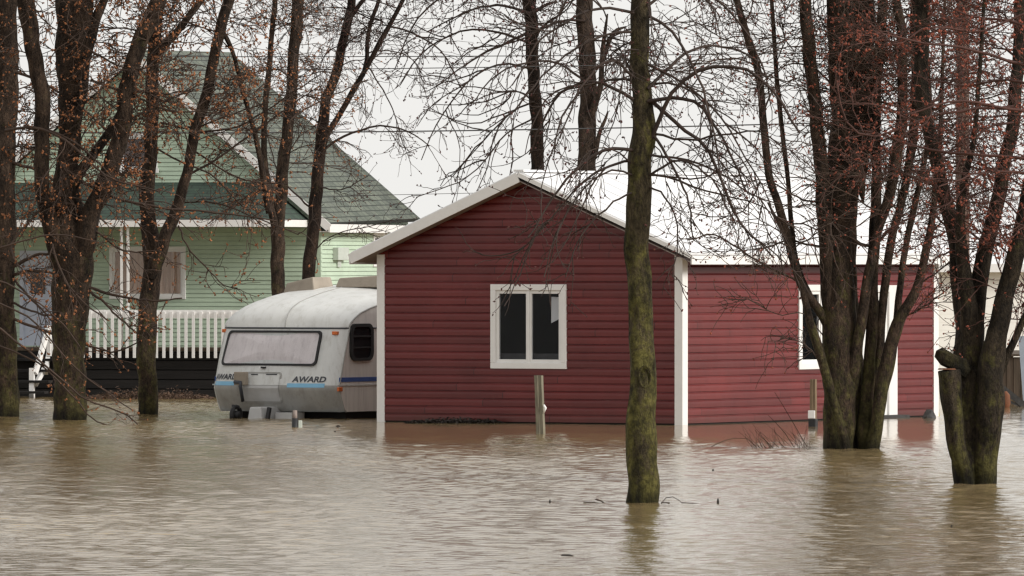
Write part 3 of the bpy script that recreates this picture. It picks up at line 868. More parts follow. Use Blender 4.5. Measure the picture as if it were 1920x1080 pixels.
    def plate(outline, off, name, mat, parent, inner=None, thick=0.012):
        m = MB(); n = len(outline)
        if inner is None:
            c_m = sum(c for c, z in outline) / n; z_m = sum(z for c, z in outline) / n
            rings = [outline] + [[(c_m + (c - c_m) * k, z_m + (z - z_m) * k) for c, z in outline] for k in (0.8, 0.55, 0.3, 0.1)]
            b = 0
            m.v += [tuple(fpt(c, z, off - thick)) for c, z in outline]
            for r in rings: m.v += [tuple(fpt(c, z, off)) for c, z in r]
            for k in range(len(rings)):
                for i in range(n):
                    j = (i + 1) % n
                    m.f.append([k*n + i, k*n + j, (k+1)*n + j, (k+1)*n + i][::-1]); m.uv.append([(0, 0)] * 4)
            m.f.append([len(rings) * n + i for i in range(n)][::-1]); m.uv.append([(0, 0)] * n)
        else:
            for o_, off_ in ((outline, off - thick), (outline, off), (inner, off), (inner, off - thick)):
                m.v += [tuple(fpt(c, z, off_)) for c, z in o_]
            for k in range(3):
                for i in range(n):
                    j = (i + 1) % n
                    m.f.append([k*n + i, k*n + j, (k+1)*n + j, (k+1)*n + i][::-1]); m.uv.append([(0, 0)] * 4)
        return m.build(name, mat, parent, smooth=False)
    a = on_front(428, 619); b = on_front(594, 686)
    sh = 0.045
    outer = rrect(a, b, 0.07, 6, sh, 0.0)
    g = 0.030
    inner = rrect((a[0] + g, a[1] - g), (b[0] - g, b[1] + g), 0.055, 6, sh, 0.0)
    fr = plate(outer, 0.034, 'window', M['rubber'], root, inner, 0.05)
    plate(inner, 0.014, 'curtain', M['palecurtain'], fr, None, 0.02)
    plate(inner, 0.024, 'pane', M['glass'], fr, None, 0.002)
    k = on_front(495, 689); m = MB(); m.bar(fpt(k[0] - 0.035, k[1], 0.02), fpt(k[0] + 0.035, k[1], 0.02), 0.03, 0.022); m.build('catch', M['rubber'], fr)
    # gas locker hatch in the middle of the front
    a = on_front(452, 697); b = on_front(531, 756)
    o_ = rrect(a, b, 0.05, 5)
    h = plate(rrect(a, b, 0.05, 5), 0.016, 'locker_frame', M['caragrey'], root, rrect((a[0] + .02, a[1] - .02), (b[0] - .02, b[1] + .02), 0.04, 5), 0.03)
    a2, b2 = (a[0] + .024, a[1] - .024), (b[0] - .024, b[1] + .024)
    def lid(za, zb, mat):
        m = MB(); cs = np.linspace(a2[0], b2[0], 12)
        zz = sorted({za, zb} | {z for z in np.linspace(za, zb, 8)} | {k_ for k_ in (0.30, 0.44) if za < k_ < zb})
        grid(m, [[fpt(c, zz[0], -0.005) for c in cs]] + [[fpt(c, z, 0.009) for c in cs] for z in zz] + [[fpt(c, zz[-1], -0.005) for c in cs]])
        return m.build('locker_lid', mat, root)
    lk = lid(zsplit + 0.001, a2[1], M['carawhite'])
    lid(b2[1], zsplit - 0.004, M['hitch'])
    for (p0, p1) in ((472, 484), (500, 520)):
        k0, k1 = on_front(p0, 702), on_front(p1, 702)
        m = MB(); m.bar(fpt(k0[0], k0[1], 0.012), fpt(k1[0], k1[1], 0.012), 0.012, 0.014); m.build('hinge', M['letter'], lk)
    # jockey stand: tan box with a dark bent pipe
    a, b = on_front(451, 697), on_front(468, 722)
    m = MB(); p, q = fpt(*a, 0.16), fpt(*b, 0.16); m.box(p.x, q.x, p.y - 0.03, p.y + 0.06, q.z, p.z); m.build('regulator_box', M['tanbox'], root, bevel=0.01)
    k0, k1, k2 = on_front(449, 716), on_front(461, 717), on_front(462, 752)
    m = MB(); m.tube([fpt(*k0, 0.14), fpt(*k1, 0.14), fpt(k1[0], k1[1] - 0.05, 0.14), fpt(*k2, 0.10)], 0.026, 8); m.build('jockey_handle', M['letter'], root, smooth=True)
    # marker lamps
    for (px, py, wd, ht) in ((417, 620, 0.08, 0.05), (629, 624.5, 0.09, 0.05)):
        k = on_front(px, py)
        q = fpt(*k, 0.0)
        m = MB(); m.box(q.x - wd / 2, q.x + wd / 2, q.y - 0.03, q.y + 0.03, q.z - ht / 2, q.z + ht / 2); m.build('marker_lamp', M['orange'], root, bevel=0.008)
    m = MB(); m.box(0.0, 0.03, 0.10, 0.22, 0.40, 0.46); m.build('marker_lamp', M['orange'], root, bevel=0.008)
    # light blue stripes and the lettering
    for (x0, x1, y0, y1) in ((395, 439, 715, 722), (539, 608, 718.5, 727)):
        a, b = on_front(x0, y0), on_front(x1, y1)
        zc = (a[1] + b[1]) / 2; hh = 0.030
        m = MB(); n = 8
        for i in range(n):
            c0 = a[0] + (b[0] - a[0]) * i / n; c1 = a[0] + (b[0] - a[0]) * (i + 1) / n
            m.quad(fpt(c0, zc - hh, .005), fpt(c1, zc - hh, .005), fpt(c1, zc + hh, .005), fpt(c0, zc + hh, .005))
        m.build('stripe', M['sky_blue'], root)
    def lettering(txt, px0, px1, pyb, pyt):
        cu = bpy.data.curves.new('lettering', 'FONT')
        cu.body = txt; cu.offset = 0.03; cu.shear = 0.15; cu.resolution_u = 3
        to = bpy.data.objects.new('lettering', cu); C.objects.link(to)
        dg = bpy.context.evaluated_depsgraph_get()
        me = bpy.data.meshes.new_from_object(to.evaluated_get(dg))
        bpy.data.objects.remove(to)
        vs = np.array([v.co[:] for v in me.vertices])
        mn, mxx = vs.min(0), vs.max(0)
        a, b = on_front(px0, pyb), on_front(px1, pyt)
        for v in me.vertices:
            u = (v.co.x - mn[0]) / (mxx[0] - mn[0]); t = (v.co.y - mn[1]) / (mxx[1] - mn[1])
            c = a[0] + (b[0] - a[0]) * u
            v.co = fpt(c, min(a[1], b[1]) + abs(b[1] - a[1]) * t, 0.006)
        me.materials.append(M['letter'])
        o = bpy.data.objects.new('lettering', me); C.objects.link(o); o.parent = root
    lettering('AWARD', 403, 445, 711, 701)
    lettering('AWARD', 547, 613, 716.5, 706)
    # side window
    a = hit(655, 607, CVM, (0, 0, 0), (1, 0, 0)); b = hit(698, 676, CVM, (0, 0, 0), (1, 0, 0))
    y0, y1, z0, z1 = a.y, b.y, b.z, a.z
    def rr(y0, y1, z0, z1, r, n=6):
        o = []
        for (cy, cz, a0) in ((y1 - r, z1 - r, 0), (y0 + r, z1 - r, 90), (y0 + r, z0 + r, 180), (y1 - r, z0 + r, 270)):
            for i in range(n):
                t = R(a0 + 90 * i / (n - 1)); o.append((cy + r * math.cos(t), cz + r * math.sin(t)))
        return o
    o1, o2 = rr(y0, y1, z0, z1, 0.13), rr(y0 + .075, y1 - .075, z0 + .045, z1 - .045, 0.09)
    m = MB(); n = len(o1)
    for (o_, x) in ((o1, 0.0), (o1, 0.03), (o2, 0.03), (o2, 0.004)): m.v += [(x, y, z) for y, z in o_]
    for kk in range(3):
        for i in range(n):
            j = (i + 1) % n
            m.f.append([kk*n + i, kk*n + j, (kk+1)*n + j, (kk+1)*n + i]); m.uv.append([(0, 0)] * 4)
    sw = m.build('window', M['rubber'], root)
    m = MB(); m.add([(0.004, y, z) for y, z in o2], [tuple(range(n))]); m.build('curtain', M['caragrey'], sw)
    m = MB(); m.add([(0.016, y, z) for y, z in o2], [tuple(range(n))]); m.build('pane', M['smoke'], sw)
    for t in (0.36, 0.66):
        z = z0 + (z1 - z0) * t
        m = MB(); m.box(0.017, 0.026, y0 + .075, y1 - .075, z - 0.012, z + 0.012); m.build('glazing_bar', M['rubber'], sw)
    # roof hatches
    def hatch(px0, px1, pyt, pyb, yl, dl, tilt):
        a = hit(px0, pyb, CVM, (0, yl, 0), (0, -1, 0)); b = hit(px1, pyt, CVM, (0, yl, 0), (0, -1, 0))
        m = MB(); z0, z1 = a.z - 0.03, b.z; zl = a.z + (b.z - a.z) * tilt
        p = [(a.x, yl, z0), (b.x, yl, z0), (b.x, yl + dl, z0 + 0.02), (a.x, yl + dl, z0 + 0.02)]
        q = [(a.x + 0.05, yl + 0.03, zl), (b.x - 0.05, yl + 0.03, z1), (b.x - 0.05, yl + dl - 0.05, z1), (a.x + 0.05, yl + dl - 0.05, zl)]
        m.add(p + q, [(3, 2, 1, 0), (4, 5, 6, 7), (0, 1, 5, 4), (1, 2, 6, 5), (2, 3, 7, 6), (3, 0, 4, 7)])
        m.build('roof_hatch', M['tanbox'], root, bevel=0.02)
    hatch(529, 590, 519, 551, 1.7, 0.6, 0.62)
    hatch(628, 770, 513, 535, 1.9, 0.75, 0.62)
    # drawbar cover, jockey wheel, chassis, wheels
    a = hit(463, 763, CVM, (0, -0.30, 0), (0, -1, 0)); b = hit(494, 786, CVM, (0, -0.30, 0), (0, -1, 0))
    m = MB(); zt = a.z
    m.add([(a.x, -0.32, -0.1), (b.x, -0.32, -0.1), (b.x, 0.3, -0.1), (a.x, 0.3, -0.1), (a.x + 0.03, -0.28, zt), (b.x - 0.06, -0.28, zt), (b.x - 0.02, 0.3, zt), (a.x, 0.3, zt)],
          [(3, 2, 1, 0), (4, 5, 6, 7), (0, 1, 5, 4), (1, 2, 6, 5), (2, 3, 7, 6), (3, 0, 4, 7)])
    m.build('drawbar_cover', M['hitch'], root, bevel=0.02)
    m = MB(); m.box(b.x + 0.08, b.x + 0.36, -0.1, 0.25, -0.1, 0.09); m.build('drawbar', M['hitch'], root)
    m = MB(); c = hit(444, 778, CVM, (0, -0.25, 0), (0, -1, 0))
    n = 16
    ring = [(c.x, c.y - 0.02 + 0.12 * math.cos(2*math.pi*i/n), 0.05 + 0.12 * math.sin(2*math.pi*i/n)) for i in range(n)]
    m.tube(ring + ring[:1], 0.035, 8, cap=False)
    m.tube([(c.x - 0.05, c.y - 0.02, 0.05), (c.x + 0.05, c.y - 0.02, 0.05)], 0.06, 10)
    m.tube([(c.x - 0.06, c.y, 0.0), (c.x - 0.06, c.y, 0.2)], 0.025, 8)
    m.build('jockey_wheel', M['rubber'], root, smooth=True)
    m = MB(); m.tube([(b.x + 0.04, -0.28, -0.1), (b.x + 0.04, -0.2, 0.16)], 0.035, 8); m.build('corner_steady', M['rubber'], root)
    m = MB(); m.box(-W + 0.2, -0.06, 0.45, 4.4, -0.5, 0.097); m.build('chassis', M['dark'], root)
    for x in (-0.12, -W + 0.12):
        m = MB(); m.tube([(x - 0.09, 2.6, -0.25), (x + 0.09, 2.6, -0.25)], 0.30, 20); m.build('wheel', M['rubber'], root)
caravan()


# ------------------------------------------------------------------ small things in the water
def post(name, px, pyb, pyt, wpx, mat, label, cat, lean=0.0, split=True):
    Y = Yw(pyb); b = P(px, pyb, Y); s = Y / F
    root = empty(name, (b.x, b.y, 0), R(-20), label, cat)
    H = (pyb - pyt) * s; wd = wpx * s
    m = MB(); n = 9
    rnd = random.Random(px)
    for i in range(n):
        pass
    prof = []
    for i in range(n + 1):
        t = i / n; z = -0.5 + (H + 0.5) * t
        ww = wd / 2 * (1 + 0.06 * rnd.uniform(-1, 1)); ox = lean * (z / H)
        prof.append([(ox - ww, -wd * .4, z), (ox - ww * .15, -wd * .42, z), (ox + ww * .1, -wd * .33, z), (ox + ww, -wd * .4, z), (ox + ww, wd * .4, z), (ox - ww, wd * .4, z)])
    for p in prof: m.v += p
    prof[-1]
    for i in range(n):
        for k in range(6):
            j = (k + 1) % 6
            m.f.append([i*6 + k, i*6 + j, (i+1)*6 + j, (i+1)*6 + k]); m.uv.append([(0, 0)] * 4)
    m.f.append([n*6 + k for k in range(6)]); m.uv.append([(0, 0)] * 6)
    m.build('shaft', mat, root)
    return root, H, wd

r_, H_, w_ = post('fence_post', 1014, 814, 704, 14, M['greywood'], 'weathered grey wooden post standing in the water below the shed gable window', 'post', -0.03)
m = MB(); m.tube([(w_ * .5, -w_ * .3, H_ * .36), (w_ * .8, -w_ * .4, H_ * .45), (w_ * .55, -w_ * .3, H_ * .5)], [0.012, 0.02, 0.012], 8); m.build('insulator', M['white'], r_, smooth=True)
r_, H_, w_ = post('fence_post', 1525, 800, 711, 11, M['brownwood'], 'brown wooden post with a white and black foot left of the multi-stemmed tree', 'post')
m = MB(); m.box(-w_ * .75, w_ * .5, -w_ * .75, -w_ * .47, H_ * .17, H_ * .34); m.build('reflector', M['white'], r_, bevel=0.008)
m = MB(); m.box(-w_ * .65, w_ * .65, -w_ * .85, w_ * .6, -0.3, H_ * .165); m.build('sleeve', M['rubber'], r_, bevel=0.01)

b = PW(553, 802)
r_ = empty('marker_stake', b, 0, 'short stake with a pale pinkish top and black foot in front of the caravan', 'stake')
m = MB(); m.tube([(0, 0, 0.10), (0, 0, 0.24)], [0.033, 0.03], 12); m.build('cap', M['soffit'], r_, smooth=True)
m = MB(); m.tube([(0, 0, -0.3), (0, 0, 0.13)], [0.045, 0.042], 12); m.build('sleeve', M['rubber'], r_, smooth=True)
m = MB(); m.box(0.046, 0.10, -0.02, 0.03, -0.05, 0.10); m.build('bracket', M['steel'], r_, bevel=0.008)

def clump(name, px0, px1, py, h, mat, label, cat, n=160, size=0.035, depth=0.2, seed=1, kind=None, py1=None):
    """floating dead leaves and stems gathered along a line"""
    rnd = random.Random(seed)
    a = PW(px0, py); b_ = PW(px1, py1 or py); c = (a + b_) / 2
    m = MB()
    for i in range(n):
        t = rnd.random(); e = math.sin(math.pi * t) ** 0.6
        p = a.lerp(b_, t) - c + Vector((0, rnd.uniform(-depth, depth), 0.004 + abs(rnd.gauss(0, 0.5)) * h * e))
        s = size * rnd.uniform(0.5, 1.4)
        u = Vector((rnd.uniform(-1, 1), rnd.uniform(-1, 1), rnd.uniform(-.5, .5))).normalized() * s
        v = Vector((rnd.uniform(-1, 1), rnd.uniform(-1, 1), rnd.uniform(-.2, .9))).normalized() * s * 0.6
        m.add([p - u, p + v * .9, p + u, p - v * .6 + Vector((0, 0, s * .2))], [(0, 1, 2), (0, 2, 3)])
    o = m.build(name, mat, None, loc=c)
    return tag(o, label, cat, kind=kind)
clump('leaf_litter', 760, 945, 793.5, 0.055, M['blacklitter'], 'black line of sodden leaves floating against the red gable wall', 'leaf litter', 1500, 0.032, 0.12, 2, 'stuff')
clump('leaf_litter', 160, 400, 748, 0.15, M['litter'], 'brown heap of dead leaves washed up along the dark porch skirt', 'leaf litter', 2200, 0.03, 0.35, 3, 'stuff')

def rock(name, px, py, wpx, hpx, mat, label, cat, seed):
    rnd = random.Random(seed); Y = Yw(py); s = Y / F; m = MB()
    rows, n = 5, 10
    for i in range(rows):
        t = i / (rows - 1); r = math.cos(t * 1.35) ** 0.6
        for k in range(n):
            a = 2 * math.pi * k / n; q = rnd.uniform(.8, 1.15)
            m.v.append((wpx * s / 2 * r * q * math.cos(a), wpx * s / 2 * r * q * math.sin(a) * .7, -0.05 + t * (hpx * s + .05) * rnd.uniform(.9, 1.05)))
    for i in range(rows - 1):
        for k in range(n):
            j = (k + 1) % n; m.f.append([i*n + k, i*n + j, (i+1)*n + j, (i+1)*n + k]); m.uv.append([(0, 0)] * 4)
    m.f.append([(rows - 1) * n + k for k in range(n)]); m.uv.append([(0, 0)] * n)
    b = PW(px, py)
    return tag(m.build(name, mat, None, loc=b), label, cat)
rock('stone', 1742, 784, 30, 16, M['stone'], 'dark wet stone at the far right corner of the red shed', 'stone', 4)
rock('jug', 1758, 780, 9, 11, M['yellow'], 'small yellow jug beside the dark stone at the shed corner', 'jug', 9)
for (px, py, wp, hp, lb, sd) in ((634, 801, 13, 3.5, 'small dark clod floating between the caravan stake and the shed corner', 1),
                                 (1337, 883, 5, 4, 'tiny brown bit of debris floating right of the mossy trunk', 2),
                                 (1784, 990, 6, 5, 'small black bit floating in the open water at lower right', 3),
                                 (1346, 944, 6, 9, 'small upright stub sticking out of the water right of the mossy trunk', 5),
                                 (1031, 943, 5, 6, 'tiny dark stub in the water left of the mossy trunk', 6),
                                 (1063, 1042, 46, 2.5, 'thin dark stick lying flat on the water at the bottom of the picture', 7),
                                 (628, 762 + 48, 8, 2, 'little dark fleck of debris in front of the caravan corner', 8)):
    rock('debris', px, py, wp, hp, M['blacklitter'], lb, 'debris', sd)

def sticks(name, px, py, paths, mat, label, cat):
    b = PW(px, py); Y = b.y; m = MB()
    for pts, w0 in paths:
        q = [P(x, y, Y) - b for x, y in pts]
        for k, v in enumerate(q): v.y += 0.10 * math.sin(k * 1.7 + px)
        n = len(q); m.tube(q, [w0 * Y / F / 2 * (1 - .6 * i / n) for i in range(n)], 5)
    return tag(m.build(name, mat, None, loc=b), label, cat)
sticks('fallen_twig', 1110, 943, [([(1094, 941), (1116, 942), (1128, 944)], 2.2), ([(1117, 936), (1127, 939), (1133, 944), (1136, 949)], 3.6), ([(1146, 944), (1172, 944)], 2)], M['twig_dark'], 'broken dark twigs afloat just left of the mossy trunk', 'twig')
sticks('fallen_twig', 1262, 944, [([(1240, 943), (1249, 934), (1262, 932), (1272, 937), (1279, 944)], 2.0), ([(1240, 942), (1255, 943), (1260, 947)], 2.5), ([(1275, 947), (1279, 943), (1300, 944), (1330, 945)], 2.0)], M['twig_dark'], 'looped thin twig poking from the water just right of the mossy trunk', 'twig')
rb = random.Random(8)
paths = []
for i in range(60):
    x = rb.uniform(1404, 1518); d = rb.uniform(12, 62) * (0.5 + 0.5 * rb.random())
    k = rb.uniform(-1.0, 0.15); bend = rb.uniform(-8, 8)
    paths.append(([(x, 841), (x + k * d * .35 + bend * .4, 841 - d * .35), (x + k * d * .75 + bend * .3, 841 - d * .65), (x + k * d * 1.1 - bend * .5, 841 - d * .9)], rb.uniform(0.6, 1.05)))
paths += [([(1513, 838), (1500, 815), (1490, 797), (1468, 760), (1452, 735)], 1.8), ([(1488, 838), (1472, 812), (1455, 793), (1440, 778)], 1.6), ([(1334, 837), (1356, 827), (1376, 822), (1402, 822)], 1.8)]
sticks('drowned_bush', 1462, 840, paths, M['twig_brown'], 'bare leafless bush of thin stems drowned in front of the red side wall', 'bush')

# ------------------------------------------------------------------ background right: white house, pole, wires, brown shed
def background():
    Y = 168.0
    a = P(1752, 495, Y)
    root = empty('cream_house', (a.x + 4, Y, 0), R(3), 'pale cream building far behind the red shed at the right edge', 'house')
    m = MB(); siding(m, 0.0, -0.2, a.z - .02, lambda z: -4.6, lambda z: 6.0, 0.16, [(0.0, 0.004), (1.0, 0.001)]); m.build('wall', M['cream'], root)
    m = MB(); m.box(-4.6, 6, 0.05, 6, -0.5, a.z - .03); m.build('inner_wall', M['cream'], root)
    m = MB(); m.slab((-4.9, -0.3, a.z), (6.3, -0.3, a.z), (6.3, 6.3, a.z + .9), (-4.9, 6.3, a.z + .9), 0.12); m.build('roof', M['metalroof'], root)
    m = MB(); m.box(-4.9, 6.3, -0.33, -0.302, a.z - 0.16, a.z - 0.0); m.build('eave_board', M['white'], root)
    # brown plank outbuilding
    Y = 141.0; p0 = P(1876, 665, Y); p1 = P(1925, 750, Y)
    root = empty('plank_shed', (p0.x, Y, 0), R(-8), 'weathered brown plank shed at the right edge behind the mossy twin trunk', 'shed')
    m = MB()
    n = 14
    for i in range(n):
        m.box(i * 0.11, i * 0.11 + 0.102, -0.012 * (i % 3), 0.03, -0.3, p0.z - 0.01 * ((i * 7) % 5))
    m.build('plank_wall', M['oldbrown'], root)
    m = MB(); m.box(0.01, 1.52, 0.032, 1.2, -0.3, p0.z - .06); m.build('inner_wall', M['oldbrown'], root)
    m = MB(); m.slab((-0.05, -0.06, p0.z + .01), (1.6, -0.06, p0.z + .01), (1.6, 1.3, p0.z + .06), (-0.05, 1.3, p0.z + .06), 0.035); m.build('roof', M['oldbrown'], root)
    # pale blue board leaning beside it
    b = PW(1928, 756)
    m = MB(); m.bar((0, 0, -0.2), (P(1917, 630, b.y) - b), 0.13, 0.03, up=(0, 1, 0))
    tag(m.build('blue_board', M['bluegrey'], None, loc=b), 'pale blue board leaning upright beside the brown plank shed', 'board')
    # dark beam with a pale upper edge and an orange float
    b = PW(1900, 762)
    m = MB(); m.bar(P(1878, 727, b.y) - b, P(1926, 764, b.y) - b, 0.10, 0.10); m.bar(P(1890, 752, b.y) - b, P(1916, 762, b.y) - b, 0.08, 0.04)
    tag(m.build('fallen_beam', M['stone'], None, loc=b), 'dark beam slanting down into the water at the right edge', 'beam')
    b = PW(1884, 764)
    m = MB(); m.tube([(0, 0, -.05), (0.01, 0, .07), (0.015, 0, .19), (0, 0, .25)], [0.06, 0.08, 0.065, 0.03], 10)
    tag(m.build('float', M['orange' if 0 else 'orangewood'], None, smooth=True, loc=b), 'rust orange float standing beside the dark slanting beam', 'float')
    # utility pole and its wires
    Y = 152.0; b = P(1805, 745, Y); r = 13.0 / F * Y
    root = empty('utility_pole', (b.x, Y, 0), 0, 'straight brown utility pole rising behind the right hand trees', 'utility pole')
    m = MB(); m.tube([(0, 0, -.5), (0, 0, 3), (0, 0, 8.6)], [r * 1.05, r, r * .85], 14); m.build('pole', M['pole'], root, smooth=True)
    m = MB(); m.box(-0.9, 0.9, -0.16, -0.05, 7.9, 8.03); m.build('crossarm', M['pole'], root)
    for x in (-.8, -.35, .35, .8):
        m = MB(); m.tube([(x, -.1, 8.03), (x, -.1, 8.10), (x, -.1, 8.2)], [.03, .05, .025], 8); m.build('insulator', M['hitch'], root)
    m = MB(); m.box(-r * .7, r * .9, -r * 1.3, -r * .9, 2.3, 2.36); m.build('band', M['white'], root)
    # service cables sagging to the left past the green house
    for (y0, ym, y1, wpx, lb) in ((243, 247, 222, 2.5, 'thickest of the dark service cables, crossing low over the red shed'),
                                  (133, 129, 108, 1.7, 'middle service cable crossing in front of the green roof'),
                                  (101, 106, 96, 1.7, 'upper service cable crossing just over the green roof ridge'),
                                  (370, 366, 330, 1.0, 'lowest faint cable passing behind the shed roof')):
        m = MB(); q = []
        a, c, e = P(-400, y0, 134), P(700, ym, 141), P(1805, y1, 151.8)
        for i in range(25):
            t = i / 24
            q.append(a * ((1 - t) * (1 - 2 * t)) + c * (4 * t * (1 - t)) + e * (t * (2 * t - 1)))
        m.tube(q, wpx / 2 / F * 142, 6)
        tag(m.build('service_cable', M['wire'], None, smooth=True), lb, 'cable', 'service cables to the utility pole')
background()


# ------------------------------------------------------------------ trees
def nrm(v): return v / np.maximum(np.linalg.norm(v, axis=-1, keepdims=True), 1e-9)

def tubes(P_, Rr, m):
    """P_ (N,K,3), Rr (N,K) -> verts, quads"""
    N, K, _ = P_.shape
    T = nrm(np.gradient(P_, axis=1))
    ref = np.broadcast_to(np.array([0.13, 0.97, 0.21]), T.shape)
    A = nrm(np.cross(T, ref)); B = np.cross(T, A)
    th = np.arange(m) * 2 * np.pi / m
    V = P_[:, :, None, :] + Rr[:, :, None, None] * (np.cos(th)[None, None, :, None] * A[:, :, None, :] + np.sin(th)[None, None, :, None] * B[:, :, None, :])
    idx = np.arange(N * K * m).reshape(N, K, m)
    a = idx[:, :-1, :]; b = np.roll(a, -1, axis=2); d = idx[:, 1:, :]; c = np.roll(d, -1, axis=2)
    return V.reshape(-1, 3), np.stack([a, b, c, d], -1).reshape(-1, 4)

def grow(rng, S, D, L, K, droop, wig):
    pts = [S]; d = nrm(D)
    step = (L / (K - 1))[:, None]
    for k in range(K - 1):
        d = nrm(d + rng.normal(0, wig, d.shape) + np.array([0, 0, -1.0]) * droop[:, None])
        S = S + d * step
        pts.append(S)
    return np.stack(pts, 1)

def kids(rng, Pp, n, tmin, tmax, ang):
    N, K, _ = Pp.shape
    t = rng.uniform(tmin, tmax, (N, n)) * (K - 1)
    i = np.minimum(t.astype(int), K - 2); f = (t - i)[..., None]
    r = np.arange(N)[:, None]
    S = Pp[r, i] * (1 - f) + Pp[r, i + 1] * f
    T = nrm(Pp[r, i + 1] - Pp[r, i])
    q = rng.normal(0, 1, T.shape); q[..., 1] *= 0.8
    perp = nrm(np.cross(T, q))
    a = np.radians(rng.normal(ang, 13, (N, n)))[..., None]
    D = T * np.cos(a) + perp * np.sin(a)
    return S.reshape(-1, 3), D.reshape(-1, 3), (t / (K - 1)).ravel()

def catmull(pts, step):
    pts = np.asarray(pts, float)
    if len(pts) == 2: pts = np.vstack([pts[0], (pts[0] + pts[1]) / 2, pts[1]])
    e = np.vstack([2 * pts[0] - pts[1], pts, 2 * pts[-1] - pts[-2]])
    out = []
    for i in range(1, len(e) - 2):
        n = max(2, int(np.linalg.norm(e[i + 1][:3] - e[i][:3]) / step))
        for k in range(n):
            t = k / n
            out.append(0.5 * ((2 * e[i]) + (-e[i-1] + e[i+1]) * t + (2*e[i-1] - 5*e[i] + 4*e[i+1] - e[i+2]) * t*t + (-e[i-1] + 3*e[i] - 3*e[i+1] + e[i+2]) * t**3))
    out.append(e[-2])
    return np.array(out)

def tree(name, label, cat, base, stems, bark_m, twig_m, bud_m, limbs=(), n1=14, l1=(0.8, 2.0), n2=6, l2=(0.35, 0.9), n3=4, l3=(0.15, 0.45),
         droop=0.10, budn=2, bud=0.013, seed=1, group=None, ytop=430, extend=2.0, rt=0.0042, elev=(0.0, 0.8), yspread=0.6):
    """stems: dicts p=[(px,py,width px)...] bottom to top, dy (depth drift to the top), n (side branches), yb (lowest row they start at)"""
    rng = np.random.default_rng(seed)
    Yb = Yw(base[1]); b = np.array([(base[0] - 960) / F * Yb, Yb, 0.0])
    root = empty(name, tuple(b), 0, label, cat, group)
    V, Q, off = [], [], 0
    S1, D1, L1, R1 = [], [], [], []
    for st in stems:
        pp = list(st['p']); dy = st.get('dy', 0.0); n = len(pp); d0 = st.get('d0', 0.0)
        raw = []
        for i, (x, y, wd) in enumerate(pp):
            Y = Yb + (d0 if i or st.get('root') else 0) + dy * i / max(1, n - 1)
            q = P(x, y, Y); raw.append([q.x, q.y, q.z, wd / F * Y / 2 * (0.55 if i == 0 and not st.get('root') else 1)])
        if st.get('root', False):
            raw.insert(0, [raw[0][0], raw[0][1], -0.5, raw[0][3] * 1.05])
        if pp[-1][1] <= 12 and extend > 0:
            a = np.array(raw[-1]); d = nrm(a[:3] - np.array(raw[-2][:3]))
            ex = extend * st.get('ex', 1.0)
            for k in (1, 2, 3):
                d = nrm(d + rng.normal(0, 0.08, 3)); a = a.copy(); a[:3] += d * ex / 3; a[3] *= 0.78; raw.append(list(a))
        cur = catmull(raw, 0.07)
        K = len(cur); m = 16 if raw[0][3] > 0.06 else 9
        C3, r = cur[:, :3] - b, np.maximum(cur[:, 3], 0.006)
        arc = np.concatenate([[0], np.cumsum(np.linalg.norm(np.diff(C3, axis=0), axis=1))])
        # crooked growth and lumpy bark
        amp = np.minimum(r * 0.25, 0.03) * np.minimum(1, arc / 0.5)
        C3 = C3.copy()
        for ax in (0, 1):
            ph = rng.uniform(0, 6.28, 3); C3[:, ax] += amp * (np.sin(arc * 3.1 + ph[0]) + .6 * np.sin(arc * 7.3 + ph[1]) + .35 * np.sin(arc * 15 + ph[2])) * 0.45
        vv, qq = tubes(C3[None], r[None], m)
        th = np.tile(np.arange(m) * 2 * np.pi / m, K); al = np.repeat(arc, m)
        lump = np.zeros(K * m)
        for _ in range(16):
            kt = rng.integers(1, 8); kz = rng.uniform(0.6, 14); lump += rng.uniform(.3, 1) * np.cos(kt * th + kz * al * rng.choice([-1, 1]) + rng.uniform(0, 6.28)) / (1 + 0.18 * kt)
        lump *= 0.036
        cen = np.repeat(C3, m, axis=0)
        vv = cen + (vv - cen) * (1 + lump)[:, None]
        if st.get('flare', 0):
            z = vv[:, 2]; k = 1 + st['flare'] * np.exp(-np.maximum(z, 0) / 0.25); vv = cen + (vv - cen) * k[:, None]
        V.append(vv); Q.append(qq + off); off += len(vv)
        capi = np.arange(m) + (K - 1) * m + (off - len(vv))
        V.append(C3[-1:] ); Q.append(np.stack([capi, np.roll(capi, -1), np.full(m, off), np.full(m, off)], -1)[:, :4]); off += 1
        # side branches
        nb = st.get('n', n1)
        if nb:
            zlo = CAMZ + (HOR - st.get('yb', ytop)) / F * Yb
            ok = np.where(cur[:, 2] > zlo)[0]
            if len(ok) > 3:
                ii = ok[(rng.random(nb) ** 0.85 * (len(ok) - 1)).astype(int)]
                az = rng.uniform(0, 2 * np.pi, nb)
                el = rng.uniform(elev[0], elev[1], nb)
                D = np.stack([np.cos(az) * np.cos(el), yspread * np.sin(az) * np.cos(el), np.sin(el)], -1)
                S1.append(C3[ii]); D1.append(D); ln = rng.uniform(l1[0], l1[1], nb)
                L1.append(ln); R1.append(np.clip(ln * 0.0085, 0.007, 0.55 * r[ii].max()))
    # trunk mesh (triangles of the caps are degenerate quads: rebuild as triangles)
    Qa = np.vstack(Q)
    tri = Qa[:, 2] == Qa[:, 3]
    Vt = np.vstack(V)
    me_q = Qa[~tri]; me_t = Qa[tri][:, :3]
    me = bpy.data.meshes.new('trunk')
    me.vertices.add(len(Vt)); me.vertices.foreach_set('co', Vt.astype(np.float32).ravel())
    loops = np.concatenate([me_q.ravel(), me_t.ravel()]).astype(np.int32)
    me.loops.add(len(loops)); me.loops.foreach_set('vertex_index', loops)
    ls = np.concatenate([np.arange(len(me_q)) * 4, len(me_q) * 4 + np.arange(len(me_t)) * 3]).astype(np.int32)
